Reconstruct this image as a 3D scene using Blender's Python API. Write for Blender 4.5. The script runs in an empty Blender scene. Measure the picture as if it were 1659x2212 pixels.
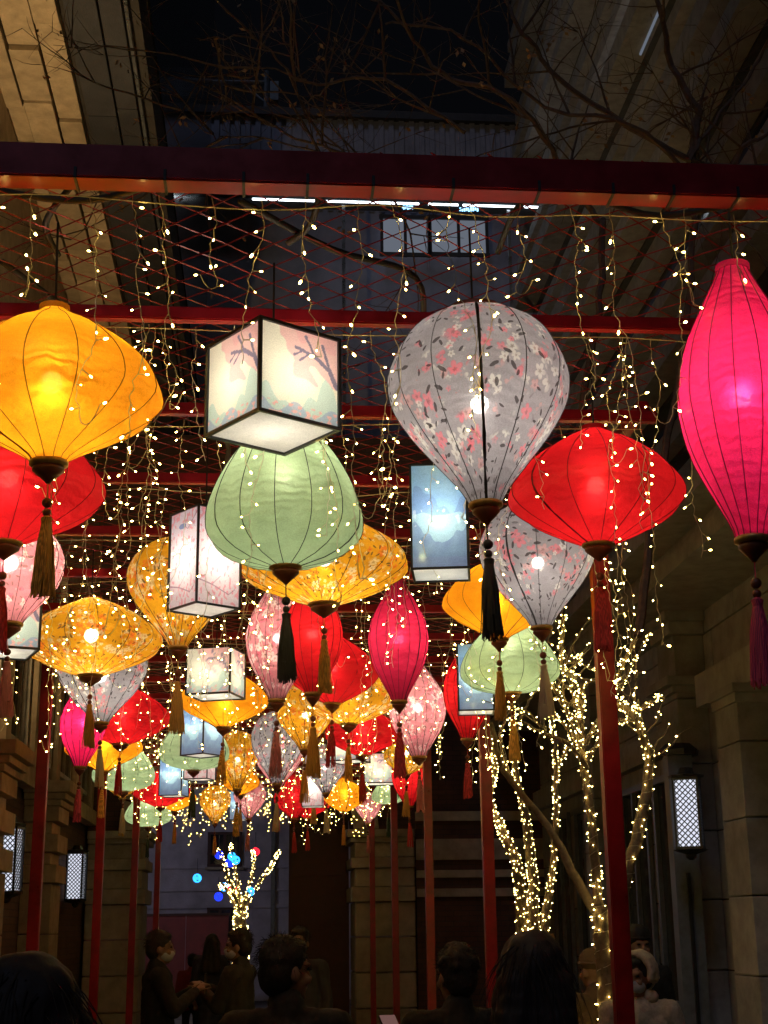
import bpy, bmesh, math, random
from mathutils import Vector, Matrix, noise
R = math.radians
random.seed(11)
scene = bpy.context.scene
C = scene.collection

# ------------------------------------------------------------------ camera
PITCH, YAW, ROLL = R(16.3), R(4.8), R(.7)
EYE = Vector((0, 0, 1.65))
FOCAL = 3068.0                       # in units of a 1659 x 2212 frame
fw = Vector((math.sin(YAW)*math.cos(PITCH), math.cos(YAW)*math.cos(PITCH), math.sin(PITCH)))
r0 = Vector((math.cos(YAW), -math.sin(YAW), 0)); u0 = r0.cross(fw)
rt = r0*math.cos(ROLL) - u0*math.sin(ROLL); up = u0*math.cos(ROLL) + r0*math.sin(ROLL)
cam = bpy.data.cameras.new('camera'); camo = bpy.data.objects.new('camera', cam); C.objects.link(camo)
m = Matrix((rt, up, -fw)).transposed().to_4x4(); m.translation = EYE
camo.matrix_world = m
cam.sensor_fit = 'VERTICAL'; cam.sensor_height = 24; cam.lens = FOCAL/2212*24
cam.clip_start = .05; cam.clip_end = 500
scene.camera = camo

# ------------------------------------------------------------------ night sky, faint fill sun, exposure
w = bpy.data.worlds.new('World'); scene.world = w; w.use_nodes = True
nt = w.node_tree; bg = nt.nodes['Background']
sky = nt.nodes.new('ShaderNodeTexSky'); sky.sky_type = 'NISHITA'; sky.sun_disc = False
sky.sun_elevation = R(-4); sky.sun_rotation = R(200); sky.air_density = .8
nt.links.new(sky.outputs[0], bg.inputs[0]); bg.inputs[1].default_value = .08
sd = bpy.data.lights.new('night_fill', 'SUN'); sd.energy = .16; sd.angle = R(12); sd.color = (.62, .70, 1)  # added weak sun standing in for moonlight and city light
so = bpy.data.objects.new('night_fill', sd); so.rotation_euler = (R(38), 0, R(-20)); C.objects.link(so)
vs = scene.view_settings; vs.view_transform = 'Standard'; vs.look = 'None'; vs.exposure = .35; vs.gamma = 1
vs.use_curve_mapping = False
cy = scene.cycles
cy.use_denoising = True; cy.sample_clamp_indirect = 2.5; cy.max_bounces = 6; cy.diffuse_bounces = 3
cy.transparent_max_bounces = 16; cy.use_light_tree = True; cy.caustics_reflective = False; cy.caustics_refractive = False

# ------------------------------------------------------------------ layout helpers (frame coordinates + real distance -> world)
def ray(u, v): return fw + rt*((u-829.5)/FOCAL) + up*((1106-v)/FOCAL)
def at(u, v, Y):
    d = ray(u, v); return EYE + d*(Y/d.y)
def atz(u, v, Z):
    d = ray(u, v); return EYE + d*((Z-EYE.z)/d.z)
def slant(p): return (p-EYE).dot(fw)

# ------------------------------------------------------------------ materials
M = {}
def newmat(name):
    m = bpy.data.materials.new(name); m.use_nodes = True; M[name] = m
    return m, m.node_tree, m.node_tree.nodes['Principled BSDF']
def N(nt, t, **kw):
    n = nt.nodes.new(t)
    for k, v in kw.items(): setattr(n, k, v)
    return n
def L(nt, a, b): nt.links.new(a, b)
def ramp(nt, fac, stops, interp='LINEAR'):
    n = N(nt, 'ShaderNodeValToRGB'); n.color_ramp.interpolation = interp
    e = n.color_ramp.elements
    while len(e) < len(stops): e.new(.5)
    for x, (p, c) in zip(e, stops):
        x.position = p; x.color = (*c, 1) if len(c) == 3 else c
    L(nt, fac, n.inputs[0]); return n.outputs[0]
def mixc(nt, fac, a, b, mode='MIX'):
    n = N(nt, 'ShaderNodeMix', data_type='RGBA', blend_type=mode)
    for i, x in ((0, fac), (6, a), (7, b)):
        if hasattr(x, 'node'): L(nt, x, n.inputs[i])
        else: n.inputs[i].default_value = x if i == 0 else (*x, 1)
    return n.outputs[2]
def math_(nt, op, a, b=None):
    n = N(nt, 'ShaderNodeMath', operation=op)
    for i, x in enumerate((a, b)):
        if x is None: continue
        if hasattr(x, 'node'): L(nt, x, n.inputs[i])
        else: n.inputs[i].default_value = x
    return n.outputs[0]
def noise_n(nt, scale, detail=4, rough=.6, vec=None):
    n = N(nt, 'ShaderNodeTexNoise'); n.inputs['Scale'].default_value = scale
    n.inputs['Detail'].default_value = detail; n.inputs['Roughness'].default_value = rough
    if vec is not None: L(nt, vec, n.inputs['Vector'])
    return n
def objco(nt): return N(nt, 'ShaderNodeTexCoord').outputs['Object']
def geopos(nt): return N(nt, 'ShaderNodeNewGeometry').outputs['Position']
def bump(nt, bs, h, strength=.3, dist=.01):
    b = N(nt, 'ShaderNodeBump'); b.inputs['Strength'].default_value = strength; b.inputs['Distance'].default_value = dist
    L(nt, h, b.inputs['Height']); L(nt, b.outputs[0], bs.inputs['Normal'])

def stone(name, col, rough=.85, vary=.25, scale=6):
    m, nt, b = newmat(name)
    p = geopos(nt); n1 = noise_n(nt, scale, 6, .65, p); n2 = noise_n(nt, scale*14, 3, .6, p); n3 = noise_n(nt, .7, 3, .6, p)
    info = N(nt, 'ShaderNodeObjectInfo')
    c = ramp(nt, n1.outputs[0], [(.3, tuple(x*.72 for x in col)), (.7, tuple(min(1, x*1.2) for x in col))])
    v = math_(nt, 'ADD', math_(nt, 'MULTIPLY', info.outputs['Random'], vary*2), 1-vary)
    c = mixc(nt, 1.0, c, N(nt, 'ShaderNodeCombineColor').outputs[0], 'MULTIPLY')
    cc = c.node.inputs[7].links[0].from_node
    for i in range(3): L(nt, v, cc.inputs[i])
    st = ramp(nt, n3.outputs[0], [(.45, (1, 1, 1)), (.75, (.62, .58, .52))])
    c = mixc(nt, .8, c, st, 'MULTIPLY')
    L(nt, c, b.inputs['Base Color']); b.inputs['Roughness'].default_value = rough
    bump(nt, b, math_(nt, 'ADD', n1.outputs[0], math_(nt, 'MULTIPLY', n2.outputs[0], .6)), .45, .02)
    return m
stone('sandstone', (.45, .34, .21), vary=.16)
stone('pale_stone', (.45, .40, .32), vary=.12)
stone('grey_stone', (.34, .335, .32), vary=.12)
stone('slate_panel', (.045, .045, .05), rough=.6, vary=.2)
stone('render_wall', (.33, .33, .37), vary=.05, scale=2)
stone('render_far', (.5, .48, .55), vary=.05, scale=2)
stone('paving', (.10, .10, .105), rough=.6, vary=.2)
stone('joint', (.05, .042, .035), vary=0)

def plain(name, col, rough=.5, metal=0, nscale=None, amt=.25, bumpk=None):
    m, nt, b = newmat(name)
    b.inputs['Roughness'].default_value = rough; b.inputs['Metallic'].default_value = metal
    n = noise_n(nt, nscale or 9, 5, .65, geopos(nt))
    c = ramp(nt, n.outputs[0], [(.3, tuple(x*(1-amt) for x in col)), (.7, tuple(min(1, x*(1+amt)) for x in col))])
    L(nt, c, b.inputs['Base Color'])
    L(nt, ramp(nt, n.outputs[0], [(.3, (rough*.8,)*3), (.7, (min(1, rough*1.2),)*3)]), b.inputs['Roughness'])
    if bumpk: bump(nt, b, n.outputs[0], bumpk, .004)
    return m
plain('red_paint', (.30, .006, .012), .34, nscale=7, amt=.38, bumpk=.12)
plain('red_wire', (.30, .02, .02), .4)
plain('black_metal', (.018, .018, .018), .4)
plain('black_cable', (.015, .014, .013), .6)
plain('wood_cap', (.17, .045, .02), .45, nscale=40)
plain('gold_trim', (.55, .33, .10), .38, .6, nscale=60)
plain('fairy_wire', (.62, .56, .40), .35)
plain('bark', (.16, .115, .075), .9, nscale=30, amt=.5, bumpk=.9)
plain('twig', (.11, .075, .055), .85, nscale=30, amt=.4)
plain('dry_leaf', (.30, .19, .10), .8)
plain('steel', (.34, .36, .38), .3, .8)
plain('corrugated', (.24, .25, .33), .6, nscale=2)
plain('dark_glass', (.02, .025, .03), .12)
plain('door_wood', (.06, .025, .02), .6, nscale=12)
plain('hoarding', (.22, .05, .05), .7, nscale=3)
plain('bracket_grey', (.16, .18, .20), .45, .4)

def brick(name, c1, c2, mortar, scale=1.0, flip=False):
    m, nt, b = newmat(name)
    p = geopos(nt); sep = N(nt, 'ShaderNodeSeparateXYZ'); L(nt, p, sep.inputs[0])
    cb = N(nt, 'ShaderNodeCombineXYZ')
    L(nt, math_(nt, 'ADD', sep.outputs[0], sep.outputs[1]), cb.inputs[0]); L(nt, sep.outputs[2], cb.inputs[1])
    t = N(nt, 'ShaderNodeTexBrick'); L(nt, cb.outputs[0], t.inputs['Vector'])
    t.inputs['Scale'].default_value = 1; t.inputs['Brick Width'].default_value = .24*scale; t.inputs['Row Height'].default_value = .075*scale
    t.inputs['Mortar Size'].default_value = .006
    t.inputs['Color1'].default_value = (*c1, 1); t.inputs['Color2'].default_value = (*c2, 1); t.inputs['Mortar'].default_value = (*mortar, 1)
    n = noise_n(nt, 3, 5, .6, p)
    L(nt, mixc(nt, .7, t.outputs[0], ramp(nt, n.outputs[0], [(.3, (.6, .6, .6)), (.7, (1.1, 1.1, 1.1))]), 'MULTIPLY'), b.inputs['Base Color'])
    b.inputs['Roughness'].default_value = .9
    bump(nt, b, math_(nt, 'SUBTRACT', 1, t.outputs['Fac']), .6, .01)
brick('brown_brick', (.13, .065, .04), (.10, .05, .035), (.07, .05, .04))
brick('dark_brick', (.10, .05, .04), (.075, .04, .032), (.05, .035, .03))

def emit(name, col, strength, sample='AUTO'):
    m = bpy.data.materials.new(name); m.use_nodes = True; M[name] = m
    nt = m.node_tree; nt.nodes.clear()
    e = N(nt, 'ShaderNodeEmission'); e.inputs[0].default_value = (*col, 1); e.inputs[1].default_value = strength
    o = N(nt, 'ShaderNodeOutputMaterial'); L(nt, e.outputs[0], o.inputs[0])
    m.cycles.emission_sampling = sample
    return m
emit('bulb_glow', (1, .90, .74), 105); emit('bulb_box', (1, .92, .78), 52)
emit('fairy_glow', (1, .68, .16), 46, 'AUTO')
emit('fairy_glow_tree', (1, .73, .20), 34, 'AUTO')
emit('led_white', (.85, .93, 1), 5)
emit('led_blue', (.25, .6, 1), 3)
emit('window_glow', (.60, .68, .85), .16)
emit('ball_cyan', (.03, .35, 1), 2.2); emit('ball_blue', (.01, .03, 1), 2.2); emit('ball_red', (1, .02, .04), 1.6)
emit('phone_glow', (1, .5, .45), .12); emit('plaza_glow', (.80, .76, 1), 90)

# --- lit lantern cloth: translucent sheet lit by the bulb inside, plus the sheet's own scattered glow
def cloth(name, col, pattern=None, glow=.28, see=.006, attr=False, fwd=.45):
    m = bpy.data.materials.new(name); m.use_nodes = True; M[name] = m
    nt = m.node_tree; nt.nodes.clear()
    out = N(nt, 'ShaderNodeOutputMaterial')
    co = objco(nt); info = N(nt, 'ShaderNodeObjectInfo')
    add = N(nt, 'ShaderNodeVectorMath', operation='ADD'); L(nt, co, add.inputs[0])
    sc = N(nt, 'ShaderNodeVectorMath', operation='SCALE'); sc.inputs[0].default_value = (7, 5, 3); L(nt, info.outputs['Random'], sc.inputs['Scale'])
    L(nt, sc.outputs[0], add.inputs[1]); vec = add.outputs[0]
    weave = noise_n(nt, 9, 5, .6, vec)
    fine = noise_n(nt, 60, 3, .6, vec)
    if attr:
        c = N(nt, 'ShaderNodeVertexColor', layer_name='print').outputs[0]
    else:
        c = ramp(nt, weave.outputs[0], [(.3, tuple(x*.80 for x in col)), (.7, tuple(min(1, x*1.06) for x in col))])
    threads = noise_n(nt, 260, 2, .7, vec)
    c = mixc(nt, .55, c, ramp(nt, threads.outputs[0], [(.35, (.72, .72, .72)), (.62, (1.08, 1.08, 1.08))]), 'MULTIPLY')
    if pattern:
        uvm = N(nt, 'ShaderNodeUVMap', uv_map='wrap').outputs[0]
        wob = noise_n(nt, 30, 2, .6, vec)
        wv = N(nt, 'ShaderNodeVectorMath', operation='MULTIPLY_ADD'); L(nt, wob.outputs['Color'], wv.inputs[0]); wv.inputs[1].default_value = (.012, .012, 0)
        ad0 = N(nt, 'ShaderNodeVectorMath', operation='ADD'); L(nt, uvm, ad0.inputs[0]); L(nt, sc.outputs[0], ad0.inputs[1]); L(nt, ad0.outputs[0], wv.inputs[2])
        def cells(cell, seed):
            ad = N(nt, 'ShaderNodeVectorMath', operation='ADD'); L(nt, wv.outputs[0], ad.inputs[0]); ad.inputs[1].default_value = (seed, seed*.37, 0)
            t = N(nt, 'ShaderNodeTexVoronoi', voronoi_dimensions='2D'); t.inputs['Scale'].default_value = 1/cell; L(nt, ad.outputs[0], t.inputs['Vector'])
            df_ = N(nt, 'ShaderNodeVectorMath', operation='SUBTRACT'); L(nt, ad.outputs[0], df_.inputs[0]); L(nt, t.outputs['Position'], df_.inputs[1])
            sp = N(nt, 'ShaderNodeSeparateXYZ'); L(nt, df_.outputs[0], sp.inputs[0]); cs = N(nt, 'ShaderNodeSeparateColor'); L(nt, t.outputs['Color'], cs.inputs[0])
            rr_ = math_(nt, 'SQRT', math_(nt, 'ADD', math_(nt, 'MULTIPLY', sp.outputs[0], sp.outputs[0]), math_(nt, 'MULTIPLY', sp.outputs[1], sp.outputs[1])))
            ang = math_(nt, 'ADD', math_(nt, 'ARCTAN2', sp.outputs[1], sp.outputs[0]), math_(nt, 'MULTIPLY', cs.outputs[0], 6.28))
            return rr_, ang, cs
        def soft(x, edge): return math_(nt, 'MINIMUM', math_(nt, 'MAXIMUM', math_(nt, 'DIVIDE', x, edge), 0), 1)
        for cell, seed, lo in ((.062, 0, .535), (.036, 7.1, .56), (.05, 13.7, .57)):
            r_, an, cs = cells(cell, seed); clus = noise_n(nt, 5.5+seed*.2, 2, .5, vec)
            pet = math_(nt, 'MULTIPLY', math_(nt, 'ADD', .55, math_(nt, 'MULTIPLY', math_(nt, 'ABSOLUTE', math_(nt, 'COSINE', math_(nt, 'MULTIPLY', an, 2.5))), .55)), math_(nt, 'MULTIPLY', math_(nt, 'ADD', .55, math_(nt, 'MULTIPLY', cs.outputs[1], .5)), cell*.50))
            mk = math_(nt, 'MULTIPLY', soft(math_(nt, 'SUBTRACT', pet, r_), cell*.05), ramp(nt, clus.outputs[0], [(lo-.02, (0, 0, 0)), (lo+.02, (1, 1, 1))]))
            fcol = ramp(nt, cs.outputs[2], [(.0, pattern['a']), (.38, pattern['b']), (.78, pattern['c'])], 'CONSTANT')
            rel_ = math_(nt, 'DIVIDE', r_, pet)
            fcol = mixc(nt, .85, fcol, ramp(nt, rel_, [(.0, (.35, .28, .22)), (.22, (.55, .5, .48)), (.34, (1, 1, 1)), (.8, (1, 1, 1)), (.95, (.7, .66, .66))]), 'MULTIPLY')
            c = mixc(nt, math_(nt, 'MULTIPLY', mk, .68), c, fcol)
        for cell, seed in ((.05, 3.3), (.034, 21.9)):                      # leaves and buds
            r_, an, cs = cells(cell, seed)
            ex = math_(nt, 'DIVIDE', math_(nt, 'MULTIPLY', r_, math_(nt, 'COSINE', an)), cell*.34); ey = math_(nt, 'DIVIDE', math_(nt, 'MULTIPLY', r_, math_(nt, 'SINE', an)), cell*.13)
            e2 = math_(nt, 'ADD', math_(nt, 'MULTIPLY', ex, ex), math_(nt, 'MULTIPLY', ey, ey))
            mk = math_(nt, 'MULTIPLY', soft(math_(nt, 'SUBTRACT', 1, e2), .25), ramp(nt, cs.outputs[1], [(.72, (0, 0, 0)), (.74, (1, 1, 1))]))
            c = mixc(nt, math_(nt, 'MULTIPLY', mk, .85), c, pattern['leaf'])
    tr = N(nt, 'ShaderNodeBsdfTranslucent'); df = N(nt, 'ShaderNodeBsdfDiffuse'); tp = N(nt, 'ShaderNodeBsdfTransparent')
    gl = N(nt, 'ShaderNodeBsdfGlossy'); gl.inputs['Roughness'].default_value = .45
    L(nt, c, tr.inputs[0]); L(nt, c, df.inputs[0])
    bp = N(nt, 'ShaderNodeBump'); bp.inputs['Strength'].default_value = .06 if name.startswith('box') else .42; bp.inputs['Distance'].default_value = .008
    wr = N(nt, 'ShaderNodeTexWave'); wr.bands_direction = 'Z'; wr.inputs['Scale'].default_value = 9; wr.inputs['Distortion'].default_value = 9; wr.inputs['Detail'].default_value = 3
    L(nt, vec, wr.inputs[0]); L(nt, math_(nt, 'ADD', wr.outputs['Fac'], fine.outputs[0]), bp.inputs['Height'])
    for n in (tr, df, gl): L(nt, bp.outputs[0], n.inputs['Normal'])
    rf = N(nt, 'ShaderNodeBsdfRefraction'); rf.inputs['Roughness'].default_value = .72; rf.inputs['IOR'].default_value = 1.32; L(nt, c, rf.inputs[0]); L(nt, bp.outputs[0], rf.inputs['Normal'])
    m0 = N(nt, 'ShaderNodeMixShader'); m0.inputs[0].default_value = fwd; L(nt, tr.outputs[0], m0.inputs[1]); L(nt, rf.outputs[0], m0.inputs[2])
    m1 = N(nt, 'ShaderNodeMixShader'); m1.inputs[0].default_value = .30; L(nt, m0.outputs[0], m1.inputs[1]); L(nt, df.outputs[0], m1.inputs[2])
    m2 = N(nt, 'ShaderNodeMixShader'); m2.inputs[0].default_value = .03; L(nt, m1.outputs[0], m2.inputs[1]); L(nt, gl.outputs[0], m2.inputs[2])
    em = N(nt, 'ShaderNodeEmission'); L(nt, c, em.inputs[0]); em.inputs[1].default_value = glow
    ad = N(nt, 'ShaderNodeAddShader'); L(nt, m2.outputs[0], ad.inputs[0]); L(nt, em.outputs[0], ad.inputs[1])
    m3 = N(nt, 'ShaderNodeMixShader'); m3.inputs[0].default_value = see; L(nt, ad.outputs[0], m3.inputs[1]); L(nt, tp.outputs[0], m3.inputs[2])
    L(nt, m3.outputs[0], out.inputs[0])
    return m
cloth('silk_yellow', (.90, .34, .010), glow=0.099, see=0.0004, fwd=.085)
cloth('silk_red', (.50, .009, .012), glow=0.099, see=0.0004, fwd=.085)
cloth('silk_pink', (.84, .018, .12), glow=0.119, see=0.0004, fwd=.085)
cloth('silk_magenta', (.50, .016, .058), glow=0.089, see=0.0004, fwd=.085)
cloth('silk_green', (.42, .56, .32), glow=0.079, see=0.0004, fwd=0.04)
P_W = dict(a=(.62, .60, .57), b=(.70, .16, .20), c=(.55, .30, .30), leaf=(.035, .028, .03))
P_Y = dict(a=(.66, .54, .30), b=(.66, .11, .02), c=(.66, .56, .34), leaf=(.10, .06, .02))
P_P = dict(a=(.75, .60, .55), b=(.60, .12, .17), c=(.72, .55, .48), leaf=(.20, .10, .09))
cloth('print_white', (.32, .305, .335), P_W, glow=0.064, see=.02, fwd=.03)
cloth('print_yellow', (.66, .31, .012), P_Y, glow=0.074, see=.02, fwd=.03)
cloth('print_pink', (.55, .20, .22), P_P, glow=0.074, see=.013, fwd=.03)
cloth('box_print', (1, 1, 1), glow=0.192, see=.002, attr=True, fwd=0)
cloth('box_white', (.70, .68, .60), glow=0.200, see=.004, fwd=0)
TAS = {'gold': (.72, .38, .07), 'black': (.03, .03, .027), 'red': (.55, .03, .03), 'pink': (.70, .07, .15), 'beige': (.66, .54, .36), 'rose': (.72, .27, .25), 'green': (.04, .07, .03)}
for k, c in TAS.items():
    m, nt, b = newmat('tassel_'+k)
    wv = N(nt, 'ShaderNodeTexWave'); wv.bands_direction = 'X'; wv.inputs['Scale'].default_value = 90; wv.inputs['Distortion'].default_value = 2
    L(nt, objco(nt), wv.inputs[0])
    L(nt, ramp(nt, wv.outputs['Fac'], [(0, tuple(x*.6 for x in c)), (1, tuple(min(1, x*1.25) for x in c))]), b.inputs['Base Color']); b.inputs['Roughness'].default_value = .6

# ------------------------------------------------------------------ mesh builder
class MB:
    def __init__(s): s.v = []; s.f = []; s.sm = False
    def quad(s, a, b, c, d):
        i = len(s.v); s.v += [Vector(x) for x in (a, b, c, d)]; s.f.append((i, i+1, i+2, i+3))
    def box(s, x0, x1, y0, y1, z0, z1):
        i = len(s.v)
        s.v += [Vector((x, y, z)) for z in (z0, z1) for y in (y0, y1) for x in (x0, x1)]
        s.f += [(i, i+2, i+3, i+1), (i+4, i+5, i+7, i+6), (i, i+1, i+5, i+4), (i+2, i+6, i+7, i+3), (i, i+4, i+6, i+2), (i+1, i+3, i+7, i+5)]
        return s
    def obox(s, c, ax, ay, az):          # oriented box: centre and three half vectors
        i = len(s.v); c = Vector(c)
        s.v += [c + ax*x + ay*y + az*z for z in (-1, 1) for y in (-1, 1) for x in (-1, 1)]
        s.f += [(i, i+2, i+3, i+1), (i+4, i+5, i+7, i+6), (i, i+1, i+5, i+4), (i+2, i+6, i+7, i+3), (i, i+4, i+6, i+2), (i+1, i+3, i+7, i+5)]
        return s
    def tube(s, pts, rad, n=6, cap=True):
        pts = [Vector(p) for p in pts]; k = len(pts)
        rs = rad if isinstance(rad, (list, tuple)) else [rad]*k
        base = len(s.v); ref = None
        for j, p in enumerate(pts):
            t = (pts[min(j+1, k-1)] - pts[max(j-1, 0)])
            t = t.normalized() if t.length > 1e-9 else Vector((0, 0, 1))
            if ref is None: ref = Vector((1, 0, 0)) if abs(t.x) < .8 else Vector((0, 1, 0))
            a = (ref - t*ref.dot(t)).normalized(); b = t.cross(a); ref = a
            for i in range(n):
                th = 2*math.pi*i/n; s.v.append(p + (a*math.cos(th) + b*math.sin(th))*rs[j])
        for j in range(k-1):
            for i in range(n):
                i2 = (i+1) % n
                s.f.append((base+j*n+i, base+j*n+i2, base+(j+1)*n+i2, base+(j+1)*n+i))
        if cap:
            s.f.append(tuple(base+i for i in reversed(range(n)))); s.f.append(tuple(base+(k-1)*n+i for i in range(n)))
        return s
    def lathe(s, prof, n=16, c=(0, 0, 0), fac=None, close=True):
        c = Vector(c); base = len(s.v); k = len(prof)
        for r, z in prof:
            for i in range(n):
                th = 2*math.pi*i/n; q = fac(th) if fac else 1
                s.v.append(c + Vector((r*q*math.cos(th), r*q*math.sin(th), z)))
        for j in range(k-1):
            for i in range(n):
                i2 = (i+1) % n
                s.f.append((base+j*n+i, base+(j+1)*n+i, base+(j+1)*n+i2, base+j*n+i2))
        if close:
            s.f.append(tuple(base+i for i in range(n))); s.f.append(tuple(base+(k-1)*n+i for i in reversed(range(n))))
        return s
    def ball(s, c, r, n=8, m=5, sc=(1, 1, 1)):
        c = Vector(c); base = len(s.v)
        s.v.append(c + Vector((0, 0, r*sc[2])))
        for j in range(1, m):
            ph = math.pi*j/m
            for i in range(n):
                th = 2*math.pi*i/n
                s.v.append(c + Vector((r*math.sin(ph)*math.cos(th)*sc[0], r*math.sin(ph)*math.sin(th)*sc[1], r*math.cos(ph)*sc[2])))
        s.v.append(c - Vector((0, 0, r*sc[2]))); e = len(s.v)-1
        for i in range(n): s.f.append((base, base+1+i, base+1+(i+1) % n))
        for j in range(m-2):
            for i in range(n):
                a = base+1+j*n; s.f.append((a+i, a+n+i, a+n+(i+1) % n, a+(i+1) % n))
        a = base+1+(m-2)*n
        for i in range(n): s.f.append((a+i, e, a+(i+1) % n))
        return s
    def mesh(s, name, mat, smooth=False):
        me = bpy.data.meshes.new(name); me.from_pydata([tuple(v) for v in s.v], [], s.f); me.update()
        if mat: me.materials.append(M[mat])
        if smooth: me.polygons.foreach_set('use_smooth', [True]*len(me.polygons))
        return me
    def build(s, name, mat, parent=None, smooth=False, loc=None):
        return link(name, s.mesh(name, mat, smooth), parent, loc)
def link(name, me, parent=None, loc=None):
    o = bpy.data.objects.new(name, me); C.objects.link(o)
    if parent: o.parent = parent
    if loc is not None: o.location = loc
    return o
def tag(o, label=None, cat=None, group=None, kind=None):
    if label: o['label'] = label
    if cat: o['category'] = cat
    if group: o['group'] = group
    if kind: o['kind'] = kind
    return o
def empty(name, loc=(0, 0, 0), rz=0):
    o = bpy.data.objects.new(name, None); C.objects.link(o); o.location = loc; o.rotation_euler = (0, 0, rz); o.empty_display_size = .1
    return o
# one bevelled unit block shared by all stones of a material
_blk = {}
def block(name, mat, parent, x0, x1, y0, y1, z0, z1):
    if mat not in _blk:
        bm = bmesh.new(); bmesh.ops.create_cube(bm, size=1)
        bmesh.ops.bevel(bm, geom=bm.edges[:], offset=.018, segments=1, affect='EDGES')
        me = bpy.data.meshes.new('block'); bm.to_mesh(me); bm.free(); me.materials.append(M[mat]); _blk[mat] = me
    o = link(name, _blk[mat], parent); pl = parent.location if parent else Vector((0, 0, 0))
    o.location = Vector(((x0+x1)/2, (y0+y1)/2, (z0+z1)/2)) - Vector(pl); o.scale = (x1-x0, y1-y0, z1-z0)
    return o

# ================================================================== SETTING
g = MB(); g.quad((-120, -40, 0), (120, -40, 0), (120, 260, 0), (-120, 260, 0)); tag(g.build('ground', 'paving'), kind='structure')
pv = MB()
for ix in range(-3, 5):
    for iy in range(24, 36):
        pv.box(ix*.9+.01, ix*.9+.89, iy*.9+.02, iy*.9+.88, .002, .02)
tag(pv.build('pavement', 'paving'), kind='structure')

# ------------------------------------------------------------------ left building
WX = -2.66
lb = empty('stone_building', (WX, 15, 0)); tag(lb, 'tall sandstone building with banded piers, wall lanterns and floodlit upper wall', 'building')
def rel(mb, o):
    p = Vector(o.location); mb.v = [v - p for v in mb.v]; return mb
def part(name, mat, root, *boxes, smooth=False):
    mb = MB()
    for b in boxes: mb.box(*b)
    return rel(mb, root).build(name, mat, root, smooth)
part('wall_core', 'joint', lb, (WX-2.5, WX-.05, 2, 22.9, 0, 9.4))
part('brick_infill', 'brown_brick', lb, (WX-.049, WX-.02, 2, 22.0, 0, 3.05))
def pier(y0, y1, xf=-2.32):
    z = 0
    for k in range(4):
        block('stone_block', 'sandstone', lb, WX-.02, xf-.02, y0+.02, y1-.02, z+.005, z+.535); z += .54
    h = [.20, .13, .20, .13, .17]                      # alternating wide and narrow bands
    for k, a in enumerate(h):
        d = .03 if k % 2 == 0 else -.05
        block('stone_band', 'sandstone', lb, WX-.02, xf+d, y0-d, y1+d, z+.004, z+a-.004); z += a
    for k, (d, a) in enumerate(((.05, .07), (.10, .07), (.16, .13))):
        block('cornice_course', 'sandstone', lb, WX-.02, xf+d, y0-d, y1+d, z+.003, z+a-.002); z += a
    return z
for y0 in (5.8, 9.35, 12.75, 16.35): zt = pier(y0, y0+.75)
part('string_course', 'sandstone', lb, (WX-.02, WX+.13, 2, 21.98, 3.16, 3.36))
# first floor: tall bays with dark glass between stone mullions
part('bay_backing', 'brown_brick', lb, (WX-.05, WX-.012, 2, 22.6, 3.37, 6.1))
yy = 9.0
while yy < 22:
    o = part('window', 'dark_glass', lb, (WX-.008, WX+.02, yy+.35, yy+1.45, 3.6, 5.7))
    rel2 = MB(); 
    for a, b, c, d in ((yy+.29, yy+.35, 3.54, 5.76), (yy+1.45, yy+1.51, 3.54, 5.76), (yy+.35, yy+1.45, 3.54, 3.6), (yy+.35, yy+1.45, 5.7, 5.76), (yy+.88, yy+.92, 3.6, 5.7)):
        rel2.box(WX-.006, WX+.05, a, b, c, d)
    rel(rel2, lb).build('frame', 'pale_stone', o)
    block('pilaster', 'sandstone', lb, WX-.02, WX+.10, yy-.12, yy+.16, 3.37, 6.0)
    yy += 1.8
# overhanging upper storeys: the underside is faced with long stone planks set at uneven depths
ZS = 9.5
block('wall_course', 'sandstone', lb, WX-.04, WX+.02, 4, 22.9, 6.12, ZS-.01)
rng = random.Random(5)
part('upper_core', 'joint', lb, (-9, -1.22, 4, 24.5, ZS+.12, 21))
x = -5.2
while x < -1.92:
    wd_ = min(rng.choice((.17, .22, .25, .30)), -1.9-x)
    if wd_ < .08: break
    y = 5.0+rng.random()*1.2
    while y < 24.4:
        y1 = min(y+rng.uniform(.7, 1.9), 24.4)
        if y1-y > .15: block('stone_plank', 'sandstone', lb, x+.011, x+wd_-.011, y+.011, y1-.011, ZS+rng.uniform(-.05, .06), ZS+.2)
        y = y1
    x += wd_
for xa, xb in ((-1.88, -1.58), (-1.57, -1.36)):
    y = 5.5+rng.random()
    while y < 24.4:
        y1 = min(y+rng.uniform(1.6, 2.4), 24.4); block('slate_panel', 'slate_panel', lb, xa+.006, xb-.006, y+.006, y1-.006, ZS+.04, ZS+.2); y = y1
for xa, zz in ((-1.34, ZS+.02), (-1.27, ZS+.6)):
    part('glazing_edge', 'steel', lb, (xa, xa+.03, 5, 24.4, zz, zz+.05))
part('glass_band', 'dark_glass', lb, (-1.215, -1.2, 5, 24.4, ZS+.7, 20))

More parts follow.
